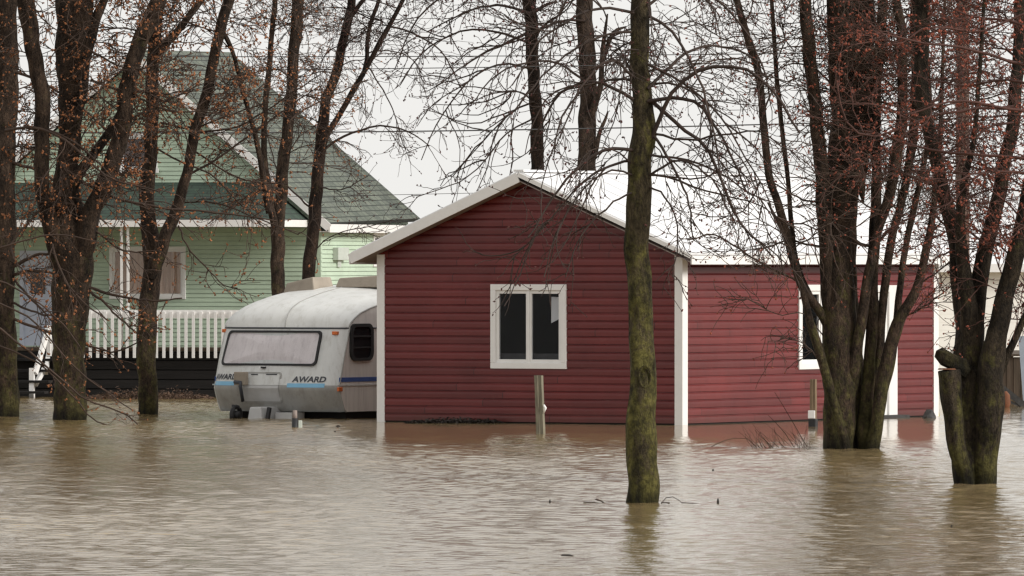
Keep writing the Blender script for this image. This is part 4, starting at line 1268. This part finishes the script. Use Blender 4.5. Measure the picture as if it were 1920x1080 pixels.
    me.polygons.add(len(ls)); me.polygons.foreach_set('loop_start', ls); me.polygons.foreach_set('use_smooth', np.ones(len(ls), bool))
    me.materials.append(bark_m); me.update(calc_edges=True); me.validate()
    o = bpy.data.objects.new('trunk', me); C.objects.link(o); o.parent = root
    # crown
    CV_, CQ, co_ = [], [], 0
    def put(Pp, Rr, m):
        nonlocal co_
        vv, qq = tubes(Pp, Rr, m); CV_.append(vv); CQ.append(qq + co_); co_ += len(vv)
    tap = lambda K, e=0.25: np.linspace(1, e, K)[None]
    tips = []
    par = []
    if S1:
        S, D, L, r = map(np.concatenate, (S1, D1, L1, R1))
        A = grow(rng, S, D, L, 12, np.full(len(L), droop) * rng.uniform(0.2, 1.5, len(L)), 0.14)
        put(A, r[:, None] * tap(12, 0.3), 6); par.append((A, L, r))
    for lb in limbs:
        pts, w0, w1 = lb[0], lb[1], lb[2]; dy = lb[3] if len(lb) > 3 else 0.3; d0 = lb[4] if len(lb) > 4 else 0.0
        raw = []
        for i, (x, y) in enumerate(pts):
            Y = Yb + d0 + dy * i / (len(pts) - 1); q = P(x, y, Y); raw.append([q.x - b[0], q.y - b[1], q.z])
        cur = catmull(raw, 0.05)
        K = 14
        s = np.concatenate([[0], np.cumsum(np.linalg.norm(np.diff(cur, axis=0), axis=1))])
        t = np.linspace(0, s[-1], K)
        A = np.stack([np.interp(t, s, cur[:, k]) for k in range(3)], -1)
        A[1:-1] += rng.normal(0, 0.006, (K - 2, 3))
        r = np.linspace(w0, w1, K) / F * Yb / 2
        put(A[None], r[None], 7)
        J = np.linspace(0, K - 1, 12); A12 = np.stack([np.interp(J, np.arange(K), A[:, k]) for k in range(3)], -1)
        par.append((A12[None], np.array([max(s[-1] * 0.8, 0.7)]), np.array([r[0]])))
    if par:
        A = np.concatenate([p[0] for p in par]); L = np.concatenate([p[1] for p in par])
        S, D, t = kids(rng, A, n2, 0.15, 1.0, 42)
        LL = rng.uniform(l2[0], l2[1], len(S)) * np.clip(np.repeat(L, n2) / 1.3, 0.5, 1.25) * (1.15 - 0.5 * t)
        B = grow(rng, S, D, LL, 9, np.full(len(S), droop * .8) * rng.uniform(-0.4, 1.6, len(S)), 0.16)
        r2 = np.clip(LL * 0.0095, 1.15 * rt, 2.2 * rt)
        put(B, r2[:, None] * tap(9, 0.45), 4)
        S, D, t = kids(rng, B, n3, 0.15, 1.0, 45)
        LL = rng.uniform(l3[0], l3[1], len(S))
        Cc = grow(rng, S, D, LL, 6, np.full(len(S), droop * .6) * rng.uniform(-1.0, 1.2, len(S)), 0.20)
        put(Cc, np.full((len(S), 1), rt) * tap(6, 0.7), 3)
        S, D, t = kids(rng, A, n3, 0.3, 1.0, 50)
        E = grow(rng, S, D, rng.uniform(l3[0], l3[1], len(S)) * 1.1, 6, np.zeros(len(S)), 0.18)
        put(E, np.full((len(S), 1), rt) * tap(6, 0.7), 3)
        np_mesh('crown', np.vstack(CV_), np.vstack(CQ), twig_m, root)
        # buds near the twig ends
        if budn:
            X = np.concatenate([Cc, E]); N = len(X)
            pos = []
            for k in range(budn):
                t = np.minimum(5 - rng.uniform(0, 1, N) ** 2.2 * 2.6, 4.99) if k else np.full(N, 4.99)
                i = np.minimum(t.astype(int), 4); f = (t - i)[:, None]
                q = X[np.arange(N), i] * (1 - f) + X[np.arange(N), i + 1] * f
                keep = rng.random(N) < 0.8
                pos.append((q + rng.normal(0, 0.009, q.shape))[keep])
            pos = np.concatenate(pos); N = len(pos)
            ax = nrm(rng.normal(0, 1, (N, 3)) + np.array([0, 0, 0.6])); u = nrm(np.cross(ax, rng.normal(0, 1, (N, 3)))); v = np.cross(ax, u)
            sz = bud * rng.uniform(0.55, 1.35, (N, 1))
            vs = np.stack([pos + ax * sz * 1.5, pos + u * sz * .75, pos + v * sz * .75, pos - u * sz * .75, pos - v * sz * .75, pos - ax * sz * 1.1], 1)
            fa = np.array([(0, 1, 2), (0, 2, 3), (0, 3, 4), (0, 4, 1), (5, 2, 1), (5, 3, 2), (5, 4, 3), (5, 1, 4)])
            fa = (np.arange(N)[:, None, None] * 6 + fa[None]).reshape(-1, 3)
            np_mesh('buds', vs.reshape(-1, 3), fa, bud_m, root, smooth=False)['kind'] = 'stuff'
    return root

def trees():
    TB, TD, TR = M['twig_brown'], M['twig_dark'], M['twig_red']
    BO, BR, BD = M['bud_orange'], M['bud_red'], M['bud_dark']
    LEFT = dict(n2=7, n3=4, l2=(.3, .95), l3=(.12, .42), rt=.0058, budn=3, bud=.018)
    # left edge trunk with low drooping boughs
    tree('bare_tree', 'thick mossy trunk cut by the left edge of the picture, with low drooping budded boughs', 'tree', (10, 781),
         [dict(p=[(8, 781, 54), (8, 700, 48), (6, 560, 46), (4, 400, 48), (8, 250, 46), (14, 120, 40), (16, 0, 36)], root=True, flare=.12, n=32, yb=540)],
         M['bark_brown'], TB, BO, limbs=[
            ([(15, 505), (66, 478), (101, 474), (140, 440)], 8, 3, -.6), ([(20, 515), (60, 508), (110, 516), (150, 540)], 7, 3, -.8),
            ([(28, 525), (60, 562), (96, 600), (140, 640)], 5, 2.5, -.9), ([(10, 590), (60, 612), (140, 640), (215, 660), (262, 640)], 6, 2.5, -1.0),
            ([(10, 300), (70, 320), (130, 360), (200, 420)], 7, 3, -.9), ([(10, 560), (50, 580), (90, 590), (150, 585)], 5, 2.5, -.9), ([(10, 130), (70, 150), (150, 200), (220, 260)], 6, 3, -.9)],
         l1=(.6, 1.6), droop=.08, seed=11, ytop=560, **LEFT)
    # low bough sweeping down over the water from the same side
    tree('bare_tree', 'young bare tree at the left edge whose thin boughs hang low over the water', 'tree', (-26, 795),
         [dict(p=[(-26, 795, 22), (-24, 640, 18), (-20, 500, 14), (-14, 380, 10)], root=True, n=0)],
         M['bark_brown'], TB, BO, limbs=[
            ([(-24, 600), (30, 640), (120, 715), (163, 750), (233, 775), (272, 806), (308, 838)], 5, 2.2, -.6),
            ([(-24, 640), (70, 680), (130, 735), (180, 790), (260, 802)], 4, 2, -.5), ([(-22, 560), (60, 600), (140, 690), (200, 735), (250, 770)], 4, 2, -.4),
            ([(-20, 520), (40, 545), (110, 600), (150, 650)], 4, 2, -.3), ([(-20, 470), (50, 450), (110, 440), (190, 455)], 4, 2, -.3)],
         n2=5, n3=3, l2=(.2, .5), l3=(.1, .25), rt=.0042, budn=3, bud=.014, droop=.05, seed=31)
    # big forked tree with a wide base
    tree('bare_tree', 'large mossy tree with three rising stems in front of the porch door', 'tree', (130, 787),
         [dict(p=[(130, 787, 62), (130, 700, 58), (131, 600, 66), (134, 500, 78), (130, 440, 82), (126, 390, 62), (127, 330, 44), (130, 250, 42), (136, 170, 54), (140, 90, 66), (140, 0, 70)], root=True, flare=.05, n=24, yb=440, dy=.3),
          dict(p=[(112, 500, 50), (104, 450, 40), (88, 400, 32), (80, 340, 28), (78, 195, 30), (62, 90, 30), (50, 0, 34)], n=22, yb=430, dy=-.3),
          dict(p=[(144, 520, 50), (156, 460, 42), (172, 400, 36), (200, 340, 34), (226, 250, 32), (240, 155, 30), (265, 78, 32), (296, 0, 30)], n=26, yb=430, dy=-.4),
          dict(p=[(132, 370, 22), (150, 326, 20), (187, 272, 18), (218, 228, 16), (250, 150, 11), (262, 60, 8), (300, 0, 6)], n=6, dy=.3),
          dict(p=[(150, 150, 24), (162, 100, 22), (178, 40, 20), (195, 0, 16)], n=4, dy=.4)],
         M['bark_brown'], TB, BO, limbs=[
            ([(165, 538), (207, 552), (264, 562), (305, 563), (341, 559)], 6, 2.5, -.5), ([(168, 545), (194, 566), (214, 587), (258, 625)], 5.5, 3, -.6),
            ([(150, 340), (220, 372), (300, 388), (420, 400), (520, 415)], 6, 2.5, -.8), ([(170, 150), (250, 180), (330, 210), (440, 200)], 5, 2, -.6),
            ([(10, 245), (70, 240), (140, 275), (200, 330), (300, 360)], 6, 3, -1.2), ([(90, 420), (110, 500), (150, 560), (200, 600)], 5, 2.5, -1.0),
            ([(150, 400), (190, 440), (230, 470), (300, 470)], 5, 2, -.6), ([(90, 380), (50, 420), (20, 470), (60, 530)], 5, 2.5, -.5), ([(120, 60), (180, 100), (250, 130), (330, 110)], 5, 2, -.6),
            ([(50, 240), (110, 250), (180, 300), (240, 370)], 5, 2.5, -.8)],
         l1=(.6, 1.7), droop=.08, seed=12, **LEFT)
    # forked Y tree before the window
    tree('bare_tree', 'slim mossy tree forking in a Y in front of the curtained porch window', 'tree', (276, 777),
         [dict(p=[(276, 777, 36), (276, 680, 36), (277, 600, 36), (281, 530, 36), (285, 484, 34), (280, 420, 30), (277, 350, 28), (284, 233, 25), (288, 117, 24), (293, 0, 26)], root=True, flare=.06, n=16, yb=420, dy=.3),
          dict(p=[(283, 520, 34), (290, 495, 28), (298, 475, 26), (311, 440, 24), (331, 395, 22), (350, 330, 20), (366, 241, 20), (393, 156, 20), (408, 78, 20), (428, 0, 20)], n=20, yb=430, dy=-.4),
          dict(p=[(288, 120, 20), (300, 95, 16), (331, 58, 14), (377, 0, 13)], n=4, dy=-.3),
          dict(p=[(410, 50, 10), (424, 70, 9), (440, 110, 8), (462, 194, 9), (480, 260, 10), (493, 330, 12), (505, 400, 12)], n=8, dy=.2, d0=-.2)],
         M['bark_brown'], TB, BO, limbs=[
            ([(334, 423), (354, 465), (393, 509), (419, 535), (445, 540)], 3.5, 2, -.5), ([(278, 300), (240, 330), (190, 350), (150, 400)], 5, 2, -.5),
            ([(350, 330), (420, 290), (500, 230), (600, 160)], 5, 2, -.5), ([(366, 250), (450, 235), (540, 180), (600, 140)], 4, 2, -.7), ([(300, 230), (360, 240), (430, 215), (500, 195)], 4.5, 2, -.8),
            ([(282, 270), (330, 300), (400, 330), (470, 400), (560, 440)], 4, 2, -.6), ([(360, 280), (420, 320), (470, 340), (540, 345)], 4, 2, -.6), ([(340, 380), (400, 380), (460, 400), (500, 430)], 3.5, 2, -.6)],
         l1=(.5, 1.4), droop=.07, seed=13, **dict(LEFT, n2=7, n3=4))
    # pair behind the caravan
    tree('bare_tree', 'dark many-stemmed tree rising behind the brown roof hatch of the caravan', 'tree', (523, 765),
         [dict(p=[(524, 765, 30), (524, 560, 27), (519, 450, 26), (522, 400, 24), (530, 330, 23), (541, 230, 22), (548, 130, 21), (556, 60, 22), (560, 0, 22)], root=True, n=26, yb=360, dy=.2),
          dict(p=[(519, 465, 22), (515, 425, 15), (508, 390, 14), (497, 310, 12), (496, 230, 11), (503, 140, 11), (510, 60, 10), (516, 0, 10)], n=18, yb=360, dy=-.2)],
         M['bark_brown'], TB, BO, limbs=[([(512, 400), (480, 380), (430, 390), (390, 420)], 4, 2, -.4), ([(541, 230), (570, 205), (620, 180), (690, 150)], 3.5, 2, .4), ([(497, 330), (460, 350), (420, 400)], 3.5, 2, -.3), ([(548, 150), (520, 130), (470, 140), (430, 180)], 3.5, 2, .3)],
         n2=6, n3=4, l1=(.5, 1.3), droop=.06, budn=2, bud=.014, rt=.0048, seed=14)
    tree('bare_tree', 'dark tree with a forked right stem rising between the caravan roof and the shed eave', 'tree', (580, 762),
         [dict(p=[(580, 762, 28), (578, 540, 25), (582, 470, 24), (592, 400, 24), (595, 340, 23), (601, 280, 22), (602, 249, 22), (612, 187, 18), (633, 130, 18), (645, 70, 17), (655, 20, 16), (659, 0, 16)], root=True, n=22, yb=260, dy=.2),
          dict(p=[(601, 290, 20), (607, 268, 14), (616, 249, 12), (649, 194, 11), (688, 124, 10), (731, 47, 9), (756, 0, 8)], n=20, yb=260, dy=-.3),
          dict(p=[(680, 138, 10), (688, 110, 8), (688, 80, 8), (695, 45, 8), (711, 0, 7)], n=10, dy=.2),
          dict(p=[(648, 60, 12), (652, 40, 10), (665, 22, 9), (682, 0, 8)], n=6, dy=.2)],
         M['bark_dark'], TD, BD, limbs=[([(604, 285), (640, 258), (707, 237), (762, 245), (805, 274)], 5.5, 2, -.4), ([(593, 400), (560, 370), (525, 330), (500, 250)], 4, 2, .2),
                                        ([(580, 480), (625, 440), (690, 425), (730, 415)], 2.5, 1.5, -.3), ([(596, 350), (640, 355), (690, 330)], 3, 1.5, -.2),
                                        ([(731, 50), (770, 60), (830, 100), (870, 180)], 4, 1.8, .3), ([(690, 125), (730, 190), (760, 280)], 3, 1.5, .3)],
         n2=6, n3=5, l1=(.5, 1.5), droop=.08, budn=2, bud=.012, rt=.0045, seed=15)
    # two dark trunks behind the shed
    tree('bare_tree', 'straight dark trunk standing behind the peak of the shed roof', 'tree', (1010, 735),
         [dict(p=[(1010, 735, 30), (1009, 400, 25), (1008, 300, 25), (1004, 195, 23), (996, 58, 24), (990, 0, 25)], root=True, n=14, yb=240, dy=.2)],
         M['bark_dark'], TD, BD, limbs=[([(990, 60), (950, 80), (890, 110), (820, 160)], 6, 2, -.5), ([(992, 25), (940, 10), (880, 20), (800, 60)], 6, 2, .4), ([(1003, 190), (960, 210), (900, 270), (850, 330)], 4, 1.5, .3),
                                        ([(988, 30), (1020, 12), (1044, 2)], 10, 4, .2), ([(1000, 130), (940, 120), (880, 150), (820, 230), (790, 300)], 4.5, 1.8, -.6), ([(990, 0), (930, -30), (850, -20), (780, 40), (740, 130)], 6, 2, .5),
                                        ([(994, 80), (930, 60), (860, 60), (790, 100), (750, 160)], 5, 2, .6), ([(1005, 220), (950, 250), (880, 330), (780, 370)], 3.5, 1.5, -.5)],
         n2=7, n3=3, l1=(.9, 2.3), l2=(.5, 1.4), l3=(.15, .5), droop=.12, budn=3, bud=.017, rt=.0066, seed=16)
    tree('bare_tree', 'straight brown trunk with a dead side snag behind the white shed roof', 'tree', (1101, 736),
         [dict(p=[(1101, 736, 38), (1101, 400, 36), (1101, 300, 35), (1103, 195, 32), (1099, 78, 31), (1097, 0, 32)], root=True, n=11, yb=200, dy=.2),
          dict(p=[(1108, 310, 14), (1117, 285, 10), (1124, 250, 8), (1134, 225, 6), (1140, 208, 3)], n=0, dy=-.1),
          dict(p=[(1106, 230, 18), (1114, 200, 14), (1126, 160, 11), (1131, 90, 9), (1134, 60, 7), (1139, 26, 3)], n=5, yb=200, dy=-.3),
          dict(p=[(1127, 140, 9), (1132, 110, 8), (1150, 62, 8), (1175, 50, 3)], n=2, dy=-.1)],
         M['bark_grey'], TD, BD, limbs=[([(1095, 150), (1050, 120), (1000, 115), (930, 140), (880, 200)], 5, 2, -.6), ([(1098, 40), (1050, 40), (960, 80), (880, 90)], 5, 2, .3)],
         n2=6, n3=3, l1=(.9, 2.2), l2=(.5, 1.2), l3=(.15, .5), droop=.12, budn=2, bud=.016, rt=.0066, seed=17)
    # the lone trunk in front
    t = tree('bare_tree', 'tall single mossy olive trunk standing alone in the water before the shed', 'tree', (1204, 942),
         [dict(p=[(1204, 942, 59), (1205, 870, 56), (1205, 815, 59), (1206, 740, 52), (1205, 690, 49), (1200, 600, 46), (1196, 500, 46), (1198, 404, 45), (1200, 330, 45), (1205, 253, 45), (1200, 156, 36), (1200, 80, 37), (1203, 0, 36)], root=True, flare=.02, n=24, yb=330, dy=0.1)],
         M['bark_moss'], TD, BD, limbs=[
            ([(1190, 282), (1156, 279), (1128, 284), (1078, 319), (1035, 373), (1012, 412), (990, 445)], 7, 3, -.4), ([(1188, 187), (1132, 156), (1093, 156), (1054, 171), (1016, 229), (992, 290)], 7, 3, .4),
            ([(1188, 144), (1152, 113), (1117, 128), (1080, 180), (1050, 260)], 6, 2.5, -.6), ([(1188, 24), (1132, 15), (1080, 30), (1010, 80), (960, 160)], 6, 2.5, -.6),
            ([(1222, 258), (1236, 225), (1257, 179), (1296, 140), (1338, 122), (1381, 128), (1409, 134), (1462, 185), (1500, 250)], 9, 4, -.5),
            ([(1214, 167), (1249, 132), (1288, 97), (1327, 86), (1380, 93), (1430, 120)], 7, 3, .5), ([(1214, 190), (1268, 183), (1307, 194), (1338, 233), (1366, 280), (1400, 360)], 8, 3, -.4),
            ([(1218, 186), (1276, 237), (1319, 272), (1350, 334), (1380, 404), (1418, 449), (1449, 482)], 8, 3.5, .3), ([(1222, 250), (1253, 296), (1280, 350), (1292, 389), (1300, 450)], 6, 2.5, -.5),
            ([(1216, 30), (1260, 60), (1310, 150), (1340, 260), (1360, 380)], 6, 2.5, -.8), ([(1216, 330), (1270, 300), (1330, 330), (1380, 420)], 5, 2.5, -.6),
            ([(1184, 60), (1120, 70), (1030, 130), (960, 210), (900, 250)], 5, 2, -.5), ([(1216, 10), (1270, -30), (1330, -10), (1400, 60), (1450, 180)], 6, 2.5, .4),
            ([(1190, 330), (1140, 320), (1080, 370), (1040, 450), (1020, 520)], 4, 2, -.5), ([(1190, 360), (1150, 380), (1090, 440), (1060, 520)], 4, 2, -.4), ([(1216, 350), (1250, 370), (1270, 430), (1262, 520)], 4, 2, -.5),
            ([(1218, 250), (1290, 262), (1370, 250), (1430, 250), (1500, 300)], 5, 2, -.4), ([(1214, 120), (1290, 160), (1360, 230), (1420, 330), (1450, 400)], 5, 2, -.6), ([(1216, 290), (1290, 300), (1360, 330), (1420, 370), (1500, 390)], 5, 2, .5)],
         l1=(.8, 1.7), n2=7, n3=3, l2=(.35, 1.0), l3=(.10, .35), droop=.15, budn=2, bud=.012, rt=.0041, seed=18, extend=1.6)
    # oval branch scar low on its trunk
    Yb = Yw(942); bb = Vector(((1204 - 960) / F * Yb, Yb, 0)); c = P(1209, 706, Yb) - bb
    s_ = Yb / F; m = MB(); n = 22
    ring = []
    for k in range(n + 1):
        a = 2 * math.pi * k / n
        x = c.x + 11 * s_ * math.cos(a); z = c.z + 20 * s_ * math.sin(a)
        ring.append((x, -math.sqrt(max(1e-4, (25.5 * s_) ** 2 - (x * .9) ** 2)), z))
    m.tube(ring, 0.012, 7, cap=False); m.build('knot', M['bark_moss'], t, smooth=True)
    # right clump
    tree('multi_stemmed_tree', 'many-stemmed mossy clump standing in front of the shed window and door', 'tree', (1595, 841),
         [dict(p=[(1572, 841, 58), (1574, 760, 60), (1576, 680, 62), (1574, 600, 64), (1572, 540, 58), (1570, 480, 50), (1572, 400, 48), (1574, 320, 42), (1576, 250, 40), (1575, 150, 40), (1576, 0, 44)], root=True, n=22, yb=330, dy=.1),
          dict(p=[(1598, 841, 50), (1598, 760, 50), (1598, 690, 48), (1592, 620, 40), (1588, 540, 36), (1592, 400, 34), (1604, 300, 46), (1608, 180, 62), (1612, 80, 58), (1612, 0, 56)], root=True, n=18, yb=330, dy=.5, d0=.2),
          dict(p=[(1585, 845, 18), (1566, 760, 18), (1548, 700, 18), (1530, 640, 17), (1517, 600, 15), (1508, 560, 12), (1494, 500, 10), (1470, 440, 8), (1440, 380, 4)], root=True, n=4, yb=600, dy=-.2, d0=-.3),
          dict(p=[(1570, 690, 40), (1560, 610, 30), (1552, 560, 26), (1548, 480, 26), (1545, 380, 28), (1540, 300, 27), (1526, 190, 25), (1516, 80, 24), (1511, 0, 23)], n=14, yb=400, dy=-.3),
          dict(p=[(1572, 690, 30), (1556, 620, 20), (1539, 584, 18), (1512, 550, 17), (1497, 520, 16), (1478, 454, 16), (1458, 380, 15), (1440, 311, 15), (1424, 155, 14), (1404, 80, 13), (1382, 0, 13)], n=12, yb=440, dy=-.5),
          dict(p=[(1536, 590, 16), (1520, 555, 10), (1500, 510, 10), (1489, 465, 10), (1477, 340, 9), (1460, 178, 9), (1447, 0, 8)], n=7, yb=440, dy=.3),
          dict(p=[(1622, 841, 30), (1626, 760, 26), (1629, 700, 24), (1634, 600, 22), (1637, 520, 22), (1640, 440, 21), (1642, 355, 20), (1642, 200, 20), (1650, 80, 20), (1655, 0, 18)], root=True, n=22, yb=360, dy=.2),
          dict(p=[(1596, 740, 40), (1602, 690, 28), (1607, 650, 23), (1614, 600, 20), (1622, 550, 19), (1634, 490, 18), (1648, 430, 17), (1664, 380, 20), (1682, 280, 22), (1693, 180, 20), (1690, 60, 18), (1680, 0, 16)], n=26, yb=430, dy=-.4),
          dict(p=[(1636, 841, 26), (1648, 760, 24), (1660, 690, 24), (1680, 620, 24), (1704, 570, 20), (1722, 530, 17), (1740, 450, 15), (1752, 380, 12), (1762, 280, 9), (1766, 150, 7), (1772, 0, 5)], root=True, n=18, yb=470, dy=-.3, d0=-.1),
          dict(p=[(1636, 835, 22), (1640, 800, 20), (1646, 720, 18), (1652, 620, 17), (1660, 520, 16), (1674, 440, 16), (1700, 340, 16), (1712, 240, 18), (1718, 120, 20), (1716, 0, 18)], root=True, n=26, yb=430, dy=.3),
          dict(p=[(1658, 740, 20), (1670, 680, 16), (1682, 600, 14), (1690, 520, 13), (1704, 430, 12), (1728, 330, 11), (1744, 220, 9), (1738, 100, 8), (1742, 0, 6)], n=14, yb=470, dy=.4),
          dict(p=[(1600, 270, 20), (1606, 310, 22), (1613, 345, 20), (1619, 380, 3)], n=0, d0=-.25, dy=-.05)],
         M['bark_brown'], TB, BR, limbs=[([(1545, 380), (1500, 372), (1440, 340), (1380, 340)], 4, 2, -.4), ([(1500, 530), (1440, 500), (1390, 470), (1340, 440), (1290, 450)], 5, 2.5, -.5), ([(1570, 450), (1530, 462), (1480, 450), (1430, 466), (1370, 470)], 5, 2, .4),
            ([(1722, 535), (1770, 500), (1800, 470)], 4, 2, -.3), ([(1690, 600), (1740, 570), (1790, 530)], 4, 2, -.4), ([(1556, 650), (1510, 590), (1460, 590), (1400, 560)], 2.5, 1.5, -.5), ([(1548, 690), (1500, 640), (1440, 640)], 2.5, 1.2, -.4),
            ([(1590, 440), (1620, 460), (1650, 450), (1690, 400)], 8, 3, -.3), ([(1560, 160), (1530, 130), (1480, 120), (1420, 160)], 4, 2, -.5), ([(1600, 120), (1660, 100), (1720, 130), (1790, 120)], 5, 2, -.6)],
         n2=7, n3=4, l1=(.5, 1.5), l2=(.35, 1.0), droop=.05, budn=1, bud=.015, rt=.0052, seed=19, extend=1.8)
    # twin trunk near the right edge
    r = tree('bare_tree', 'dark mossy twin-trunked tree with a sawn stump limb near the right edge', 'tree', (1826, 907),
         [dict(p=[(1812, 907, 44), (1812, 850, 52), (1814, 780, 60), (1815, 720, 60), (1816, 660, 56), (1816, 600, 52), (1804, 520, 38), (1792, 450, 30), (1772, 380, 28), (1754, 300, 26), (1738, 220, 26), (1728, 150, 26), (1728, 60, 26), (1724, 0, 26)], root=True, flare=.05, n=30, yb=420, dy=.3),
          dict(p=[(1844, 907, 42), (1846, 850, 50), (1852, 780, 54), (1860, 700, 50), (1868, 640, 42), (1880, 580, 36), (1893, 520, 34), (1904, 470, 34), (1922, 400, 32), (1940, 320, 30)], root=True, flare=.05, n=14, yb=560, dy=-.3),
          dict(p=[(1818, 700, 50), (1824, 630, 42), (1832, 570, 34), (1840, 510, 32), (1852, 460, 30), (1868, 380, 27), (1884, 300, 26), (1900, 230, 25), (1910, 111, 23), (1911, 0, 22)], n=28, yb=420, dy=.3),
          dict(p=[(1820, 660, 40), (1816, 600, 36), (1812, 540, 30), (1806, 480, 26), (1800, 420, 20), (1808, 340, 14), (1826, 260, 10), (1836, 150, 8), (1846, 0, 6)], n=14, yb=420, dy=-.3),
          dict(p=[(1868, 720, 26), (1882, 680, 18), (1896, 650, 15), (1918, 600, 13), (1950, 540, 11), (1970, 460, 6)], n=6, yb=640, dy=-.2),
          dict(p=[(1814, 907, 26), (1800, 850, 33), (1788, 790, 36), (1781, 735, 40), (1777, 694, 41)], root=True, n=0, d0=-.12, dy=-.1)],
         M['bark_black'], TR, BR, limbs=[([(1806, 470), (1760, 480), (1716, 540)], 4, 2, -.3), ([(1790, 440), (1740, 400), (1680, 420), (1640, 440)], 4, 2, -.4), ([(1880, 320), (1830, 330), (1780, 380), (1720, 400)], 5, 2, -.6), ([(1740, 230), (1700, 250), (1650, 300), (1610, 310)], 4, 2, -.4),
            ([(1850, 460), (1810, 430), (1760, 440), (1700, 470)], 5, 2, -.4), ([(1900, 230), (1850, 240), (1800, 300), (1770, 380)], 5, 2, -.4)],
         n2=7, n3=4, l1=(.5, 1.4), l2=(.3, .85), l3=(.1, .32), droop=.03, budn=2, bud=.013, rt=.004, seed=20, extend=1.5)
    Yb = Yw(907)
    bb = Vector(((1826 - 960) / F * Yb, Yb, 0))
    m = MB(); a = P(1777, 691, Yb - .2) - bb
    m.tube([a - Vector((0, 0, .012)), a + Vector((0, 0, .003))], [0.105, 0.095], 16); m.build('cut_face', M['orangewood'], r)
    b0 = P(1808, 700, Yb - .1)
    m = MB(); rl = random.Random(3); n = 11; rows = []
    for (x, y, rr, dy) in ((1760, 661, .035, -.25), (1762, 664, .066, -.25), (1772, 671, .082, -.24), (1786, 678, .085, -.22), (1802, 688, .092, -.15), (1816, 700, .09, -.05)):
        c = P(x, y, Yb + dy) - b0; b_ = len(m.v)
        for k in range(n):
            a = 2 * math.pi * k / n; q = rr * rl.uniform(.84, 1.14)
            ax = Vector((0.5, 0, 0.85))
            p = c + ax * (q * math.cos(a)) + Vector((0, q * math.sin(a), 0))
            if rr < .07: p += Vector((-.03, 0, .03)) * rl.uniform(-.6, 1)
            m.v.append(tuple(p))
        rows.append(b_)
    for r0, r1 in zip(rows, rows[1:]):
        for k in range(n):
            j_ = (k + 1) % n; m.f.append([r0 + k, r0 + j_, r1 + j_, r1 + k]); m.uv.append([(0, 0)] * 4)
    m.f.append([rows[0] + k for k in range(n)][::-1]); m.uv.append([(0, 0)] * n)
    tag(m.build('log', M['bark_dark'], None, smooth=False, loc=b0), 'short black log lying on the sawn stump limb of the twin trunk', 'log')
    # tree just past the right edge, reaching in with level red-budded boughs
    tree('bare_tree', 'tree rooted past the right edge, reaching in with level boughs of bright reddish buds', 'tree', (2040, 930),
         [dict(p=[(2040, 930, 60), (2036, 700, 52), (2044, 450, 46), (2040, 200, 40), (2048, 0, 36)], root=True, n=8, yb=300)],
         M['bark_grey'], TR, BR, limbs=[
            ([(2040, 180), (1950, 130), (1880, 110), (1800, 90), (1720, 80), (1640, 60)], 8, 3, -.6), ([(2040, 260), (1950, 215), (1870, 200), (1790, 190), (1700, 215)], 8, 3, -.4), ([(2040, 310), (1940, 300), (1850, 290), (1760, 285), (1680, 262), (1620, 245)], 8, 3, .4),
            ([(2040, 240), (1960, 170), (1890, 150), (1820, 160), (1740, 150)], 6, 3, .6), ([(2040, 330), (1960, 330), (1880, 320), (1820, 330), (1760, 350)], 6, 2.5, -.5), ([(2040, 120), (1960, 60), (1890, 40), (1820, 30), (1760, 10)], 7, 3, .3),
            ([(1900, 200), (1780, 210), (1700, 235), (1640, 255), (1600, 245), (1576, 200), (1566, 130)], 6, 3, -.4), ([(2040, 420), (1960, 430), (1900, 420), (1850, 440)], 5, 2, .2), ([(2040, 60), (1940, 20), (1840, 60), (1750, 50), (1680, 90)], 6, 2.5, -.3)],
         n2=11, n3=4, l1=(.5, 1.2), l2=(.25, .75), l3=(.07, .22), droop=-.01, budn=4, bud=.014, rt=.0042, seed=21, extend=1.5)
trees()
